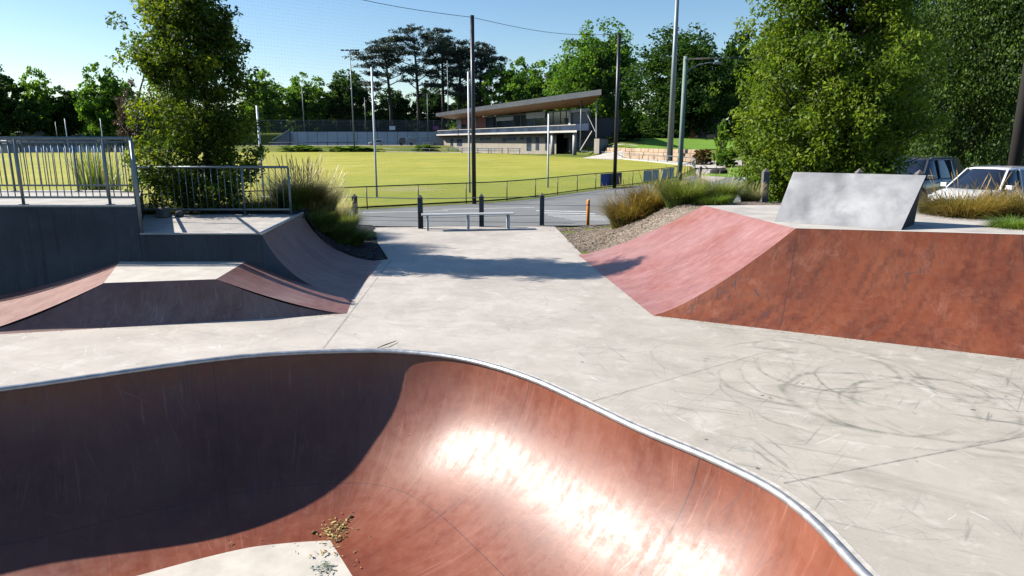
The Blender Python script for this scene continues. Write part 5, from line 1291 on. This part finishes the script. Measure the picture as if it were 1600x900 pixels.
# ------------------------------------------------------------------ cars
def carpaint(name, col):
    t = NT(name); n = t.noise(t.obj(), 2, 3); t.set(t.ramp(n, [(.3, tuple(c * .95 for c in col)), (.7, col)]), .3, 0, .5); t.p.inputs['Coat Weight'].default_value = .8; t.p.inputs['Coat Roughness'].default_value = .05; return t.m
cglass = NT('car glass').set((.015, .022, .04), .04, 0, .8); tyre_m = simple('tyre rubber', (.02, .02, .02), .85); rim_m = simple('alloy rim', (.45, .46, .48), .3, .8)
def suv(label, loc, rz, paint, cat='car', scale=1.0, group=None, name='parked_car'):
    """front points along +x locally"""
    rt = thing(name, label, cat, loc, group, rz); rt.scale = (scale,) * 3
    L, Wd = 4.7, 1.86
    # stations along the body: x, half width, lower z, belt z
    st = [(-2.33, .72, .50, .92), (-2.28, .84, .38, 1.05), (-2.0, .91, .32, 1.09), (-1.0, .93, .30, 1.07), (0.2, .93, .30, 1.05), (1.0, .93, .30, 1.02), (1.25, .92, .30, 1.02), (1.7, .90, .30, .97), (2.05, .86, .32, .90), (2.25, .76, .36, .80), (2.34, .60, .42, .68)]
    def ring(x, w_, z0, z1, crown):
        hh = z1 - z0
        pr = [(0, z0), (w_ * .8, z0), (w_ * .96, z0 + .1 * hh), (w_, z0 + .4 * hh), (w_ * .985, z0 + .72 * hh), (w_ * .94, z0 + .95 * hh), (w_ * .86, z1 + crown * .3), (w_ * .5, z1 + crown * .9), (0, z1 + crown)]
        return [(x, -y, z) for y, z in pr[::-1]][:-1] + [(x, y, z) for y, z in pr]
    mb = MB(); rings = [ring(x, w_, a, b_, .03) for x, w_, a, b_ in st]; n = len(rings[0]); vs = [v for r_ in rings for v in r_]
    fs = [(i * n + k, i * n + k + 1, (i + 1) * n + k + 1, (i + 1) * n + k) for i in range(len(rings) - 1) for k in range(n - 1)]
    fs += [tuple(range(n)), tuple(range((len(rings) - 1) * n, len(rings) * n))[::-1]]
    mb.add(vs, fs, 0, True)
    o = build('body', mb, paint, rt, local=True); 
    # greenhouse: bottom outline and roof outline
    gb = [(-2.22, .74), (-1.9, .83), (-.9, .86), (.35, .86), (1.15, .82), (1.38, .45), (1.42, 0)]
    gt = [(-1.98, .50), (-1.7, .62), (-.9, .66), (.0, .65), (.42, .60), (.55, .35), (.58, 0)]
    def full(o_): return [(x, y) for x, y in o_] + [(x, -y) for x, y in o_[-2::-1]]
    B_, T_ = full(gb), full(gt); n = len(B_); zb_, zt_ = 1.04, 1.68
    mb = MB(); vs = [(x, y, zb_) for x, y in B_] + [(x * .5 + T_[i][0] * .5, y * .47 + T_[i][1] * .53 + (0.0), (zb_ + zt_) / 2) for i, (x, y) in enumerate(B_)] + [(x, y, zt_ - .03 * (abs(y) > .5)) for x, y in T_]
    fs = [(i, (i + 1) % n, (i + 1) % n + n, i + n) for i in range(n)] + [(i + n, (i + 1) % n + n, (i + 1) % n + 2 * n, i + 2 * n) for i in range(n)]
    mb.add(vs, fs, 0, True); build('window', mb, cglass, rt, local=True)
    # roof skin and pillars in paint
    mb = MB(); inner = [(x * .55 - .3, y * .5) for x, y in T_]
    vs = [(x * 1.015, y * 1.03, zt_ - .035) for x, y in T_] + [(x, y, zt_ + .015) for x, y in T_] + [(x * .8 - .12, y * .7, zt_ + .05) for x, y in T_]
    fs = [(i, (i + 1) % n, (i + 1) % n + n, i + n) for i in range(n)] + [(i + n, (i + 1) % n + n, (i + 1) % n + 2 * n, i + 2 * n) for i in range(n)] + [tuple(range(2 * n, 3 * n))]
    mb.add(vs, fs, 0, True); build('roof', mb, paint, rt, local=True)
    for s_ in (-1, 1):
        for (a, b_, w_) in (((1.20, .82), (.45, .61), .07), ((-.05, .87), (-.12, .665), .08), ((-1.15, .865), (-1.15, .66), .09), ((-2.0, .82), (-1.8, .60), .22)):
            build('pillar', MB().beam((a[0], s_ * (a[1] + .006), zb_ - .02), (b_[0], s_ * (b_[1] + .012), zt_ - .02), .05, w_), paint, rt, local=True)
        m = MB().box((1.0, s_ * 1.02, 1.12), (.16, .2, .14)).box((1.0, s_ * .92, 1.07), (.06, .1, .04)); build('mirror', m, paint, rt, bevel=.03, local=True)
        build('roof_rail', MB().tube([(-1.6, s_ * .6, zt_ + .02), (-1.5, s_ * .6, zt_ + .06), (.1, s_ * .58, zt_ + .06), (.2, s_ * .58, zt_ + .02)], .016, 6), M['galv'], rt, local=True)
        m = MB().box((2.16, s_ * .66, .77), (.26, .34, .15), s_ * -.42); build('headlight', m, simple('lamp glass', (.6, .65, .7), .1), rt, bevel=.03, local=True)
        build('taillight', MB().box((-2.27, s_ * .72, .95), (.12, .2, .3)), simple('red lamp', (.3, .01, .01), .2), rt, bevel=.02, local=True)
        for x in (-1.42, 1.42):
            w_ = build('wheel', MB().disc((x, s_ * .86, .36), (0, 1, 0), .36, .22, 28), tyre_m, rt, bevel=.03, local=True)
            m = MB().disc((x, s_ * .965, .36), (0, 1, 0), .08, .03, 12)
            for k in range(10): a = k * .628; m.beam((x, s_ * .965, .36), (x + .24 * math.cos(a), s_ * .965, .36 + .24 * math.sin(a)), .02, .035)
            m.tube([(x + .245 * math.cos(a * .314), s_ * .965, .36 + .245 * math.sin(a * .314)) for a in range(20)], .018, 5, closed=True)
            build('rim', m, rim_m, w_, local=True)
            build('wheel_arch', MB().tube([(x + .41 * math.cos(R(a)), s_ * .925, .36 + .41 * math.sin(R(a))) for a in range(-8, 190, 12)], .035, 6), M['black'], rt, local=True)
    build('grille', MB().box((2.315, 0, .62), (.06, .9, .22)).box((2.30, 0, .42), (.06, 1.1, .1)), M['black'], rt, bevel=.02, local=True)
    build('number_plate', MB().box((2.36, 0, .47), (.015, .37, .11)), M['white'], rt, local=True)
    for s_ in (-1, 1):
        build('wiper', MB().beam((1.36, s_ * .25 + .1, 1.09), (1.12, s_ * .25 - .25, 1.26), .015, .015), M['black'], rt, local=True)
        for x in (-1.05, -.05, 1.12): build('door_gap', MB().box((x, s_ * .931, .72), (.012, .012, .6)), M['black'], rt, local=True)
        for x in (-.85, .15): build('handle', MB().box((x, s_ * .94, .9), (.18, .03, .03)), paint, rt, local=True)
    return rt
wp = carpaint('white car paint', (.72, .74, .77))
cx = XY(1543, 24.0, 1.2)
suv('white four wheel drive parked at the right edge behind golden grass', (cx + .2, 24.0, -.15), math.atan2(-.48, -.88), wp, group='cars parked round the park', scale=1.03)
suv('silver car parked before the far retaining wall', (XY(588, 213), 213, 1.32), math.pi * 1.03, carpaint('silver car paint', (.5, .52, .55)), group='cars parked round the park', scale=.98)
suv('dark boxy car parked left of the white one under the trees', (XY(1432, 28, 1), 28.3, -.15), math.atan2(-.6, -.8), carpaint('dark car paint', (.05, .055, .06)), group='cars parked round the park', scale=1.16)
# ute / truck at far wall
UT = thing('utility_truck', 'dark work truck with a white tray box by the far retaining wall', 'truck', (XY(635, 214), 214, 1.32))
x = XY(635, 214)
build('cab', MB().add([(x - 2.2, 213, 1.8), (x - .4, 213, 1.8), (x - .4, 213, 3.6), (x - 1.7, 213, 3.6), (x - 2.2, 213, 2.7)] + [(x - 2.2, 215, 1.8), (x - .4, 215, 1.8), (x - .4, 215, 3.6), (x - 1.7, 215, 3.6), (x - 2.2, 215, 2.7)],
      [(0, 1, 2, 3, 4), (9, 8, 7, 6, 5), (0, 4, 9, 5), (4, 3, 8, 9), (3, 2, 7, 8), (2, 1, 6, 7)]), simple('dark truck paint', (.05, .06, .08), .3), UT, bevel=.08)
build('tray', MB().box((x + 1.3, 214, 2.0), (3.3, 2, .35)).box((x + 1.6, 214, 2.9), (2.2, 1.8, 1.3)), M['ramp_grey'], UT, bevel=.05)
for sx_ in (-1.5, 1.6):
    for sy_ in (213.1, 214.9): build('wheel', MB().disc((x + sx_, sy_, 1.75), (0, 1, 0), .42, .25, 16), tyre_m, UT)

# ------------------------------------------------------------------ litter in the bowl
def litter(name, label, c, n, spread, size, mats, seed, zf):
    rg = random.Random(seed); mb = MB()
    for _ in range(n):
        x = c.x + rg.gauss(0, spread[0]); y = c.y + rg.gauss(0, spread[1]); z = zf(x, y) + .006 + rg.random() * .02
        L = size * (.5 + rg.random()); a = rg.random() * 6.28; w_ = L * (.15 + .35 * rg.random()); c_, s_ = math.cos(a), math.sin(a); up = (rg.random()) * .5 * L
        mb.add([(x - c_ * L, y - s_ * L, z), (x - s_ * w_, y + c_ * w_, z + up * .5), (x + c_ * L, y + s_ * L, z + up), (x + s_ * w_, y - c_ * w_, z + up * .2)], [(0, 1, 2, 3)], rg.randrange(len(mats)))
    return build(name, mb, mats, kind='stuff', label=label)
lm = [simple('dry leaf %d' % i, c, .7, 0, .2, 20) for i, c in enumerate([(.35, .25, .07), (.22, .14, .04), (.45, .36, .14), (.14, .08, .03)])]
gm_ = [simple('grey green leaf %d' % i, c, .7, 0, .2, 20) for i, c in enumerate([(.12, .16, .10), (.28, .32, .26), (.5, .5, .45)])]
def bz(x, y):
    p = Vector((x, y, 0)); i = min(range(0, 360, 2), key=lambda k: (rim[k] - p).length_squared); d_ = (rim[i] - p).length
    if d_ >= RUN: return -BD
    s_ = RUN - d_; return -(BD) + BR - math.sqrt(max(0, BR * BR - s_ * s_))
litter('leaf_litter', 'heap of dry brown leaves in the bowl corner', G(524, 832, -BD), 190, (.075, .10), .022, lm, 1, bz)
litter('leaf_litter', 'grey green leaves on the bowl floor', G(506, 888, -BD), 60, (.05, .045), .025, gm_, 2, bz)
litter('leaf_litter', 'few dry leaves at the edge of the bowl floor', G(508, 868, -BD), 22, (.07, .03), .02, lm, 3, bz)
litter('leaf_litter', 'scattered dry leaves and crumbs in the bowl', G(600, 820, -1.3), 34, (.8, .45), .018, lm, 6, bz)
litter('leaf_litter', 'bits of leaf and bark strewn over the concrete deck', Vector((2.6, 7.2, 0)), 34, (2.2, 2.0), .016, lm, 7, lambda x, y: -50 if min((rim[i] - Vector((x, y, 0))).length for i in range(0, 360, 6)) < .3 or (x < 1.2 and y < 7.6) or x > 4.2 else 0.0)
for i, (px, py, z, l_) in enumerate(((547, 786, -1.28, 'dark seed pod on the lower bowl wall'), (579, 822, -1.35, 'dark seed pod below the other one in the bowl'), (490, 812, -1.33, 'small dark pebble at the edge of the bowl shadow'))):
    p = G(px, py, z); z = bz(p.x, p.y); mb = MB().tube([p + Vector((-.035, 0, .012)), p + Vector((-.01, .01, .02)), p + Vector((.03, .015, .012))], [.006, .016, .005], 6)
    mb.v = [(v[0], v[1], v[2] - p.z + z) for v in mb.v]
    build('seed_pod', mb, lm[3], None, label=l_, cat='seed pod', loc=(p.x, p.y, z))
p = G(605, 540); build('twig', MB().tube([G(590, 545) + Vector((0, 0, .012)), G(603, 542) + Vector((0, 0, .03)), G(619, 535) + Vector((0, 0, .02))], [.005, .008, .004], 5), lm[3], None, label='thin dark twig lying on the concrete behind the bowl coping', cat='twig', loc=tuple(p))

for nm_, a_, b_, n_, sd_ in (('dark grit gathered along the foot of the red bank', bA0, bF1, 150, 21), ('dark grit along the bank edge beside the path', bA1, bA0, 60, 22), ('grit and leaf crumbs along the foot of the low pyramid ramp', BL, BRt, 90, 23)):
    rg = random.Random(sd_); mb = MB(); dd_ = (b_ - a_); nn_ = Vector((dd_.y, -dd_.x, 0)).normalized()
    if nn_.dot(Vector((0, -1, 0))) < 0 and abs(dd_.x) > abs(dd_.y): nn_ = -nn_
    if abs(dd_.x) < abs(dd_.y): nn_ = Vector((-1, 0, 0))
    for _ in range(n_):
        q = a_ + dd_ * rg.random() + nn_ * (.01 + .10 * rg.random() ** 2.5); L = .004 + .011 * rg.random() ** 2; a = rg.random() * 6.28; c_, s_ = math.cos(a), math.sin(a)
        mb.add([(q.x - c_ * L, q.y - s_ * L, .005), (q.x - s_ * L * .6, q.y + c_ * L * .6, .009), (q.x + c_ * L, q.y + s_ * L, .006), (q.x + s_ * L * .6, q.y - c_ * L * .6, .007)], [(0, 1, 2, 3)], rg.choice((0, 1, 3, 3)))
    build('debris', mb, lm, kind='stuff', label=nm_)
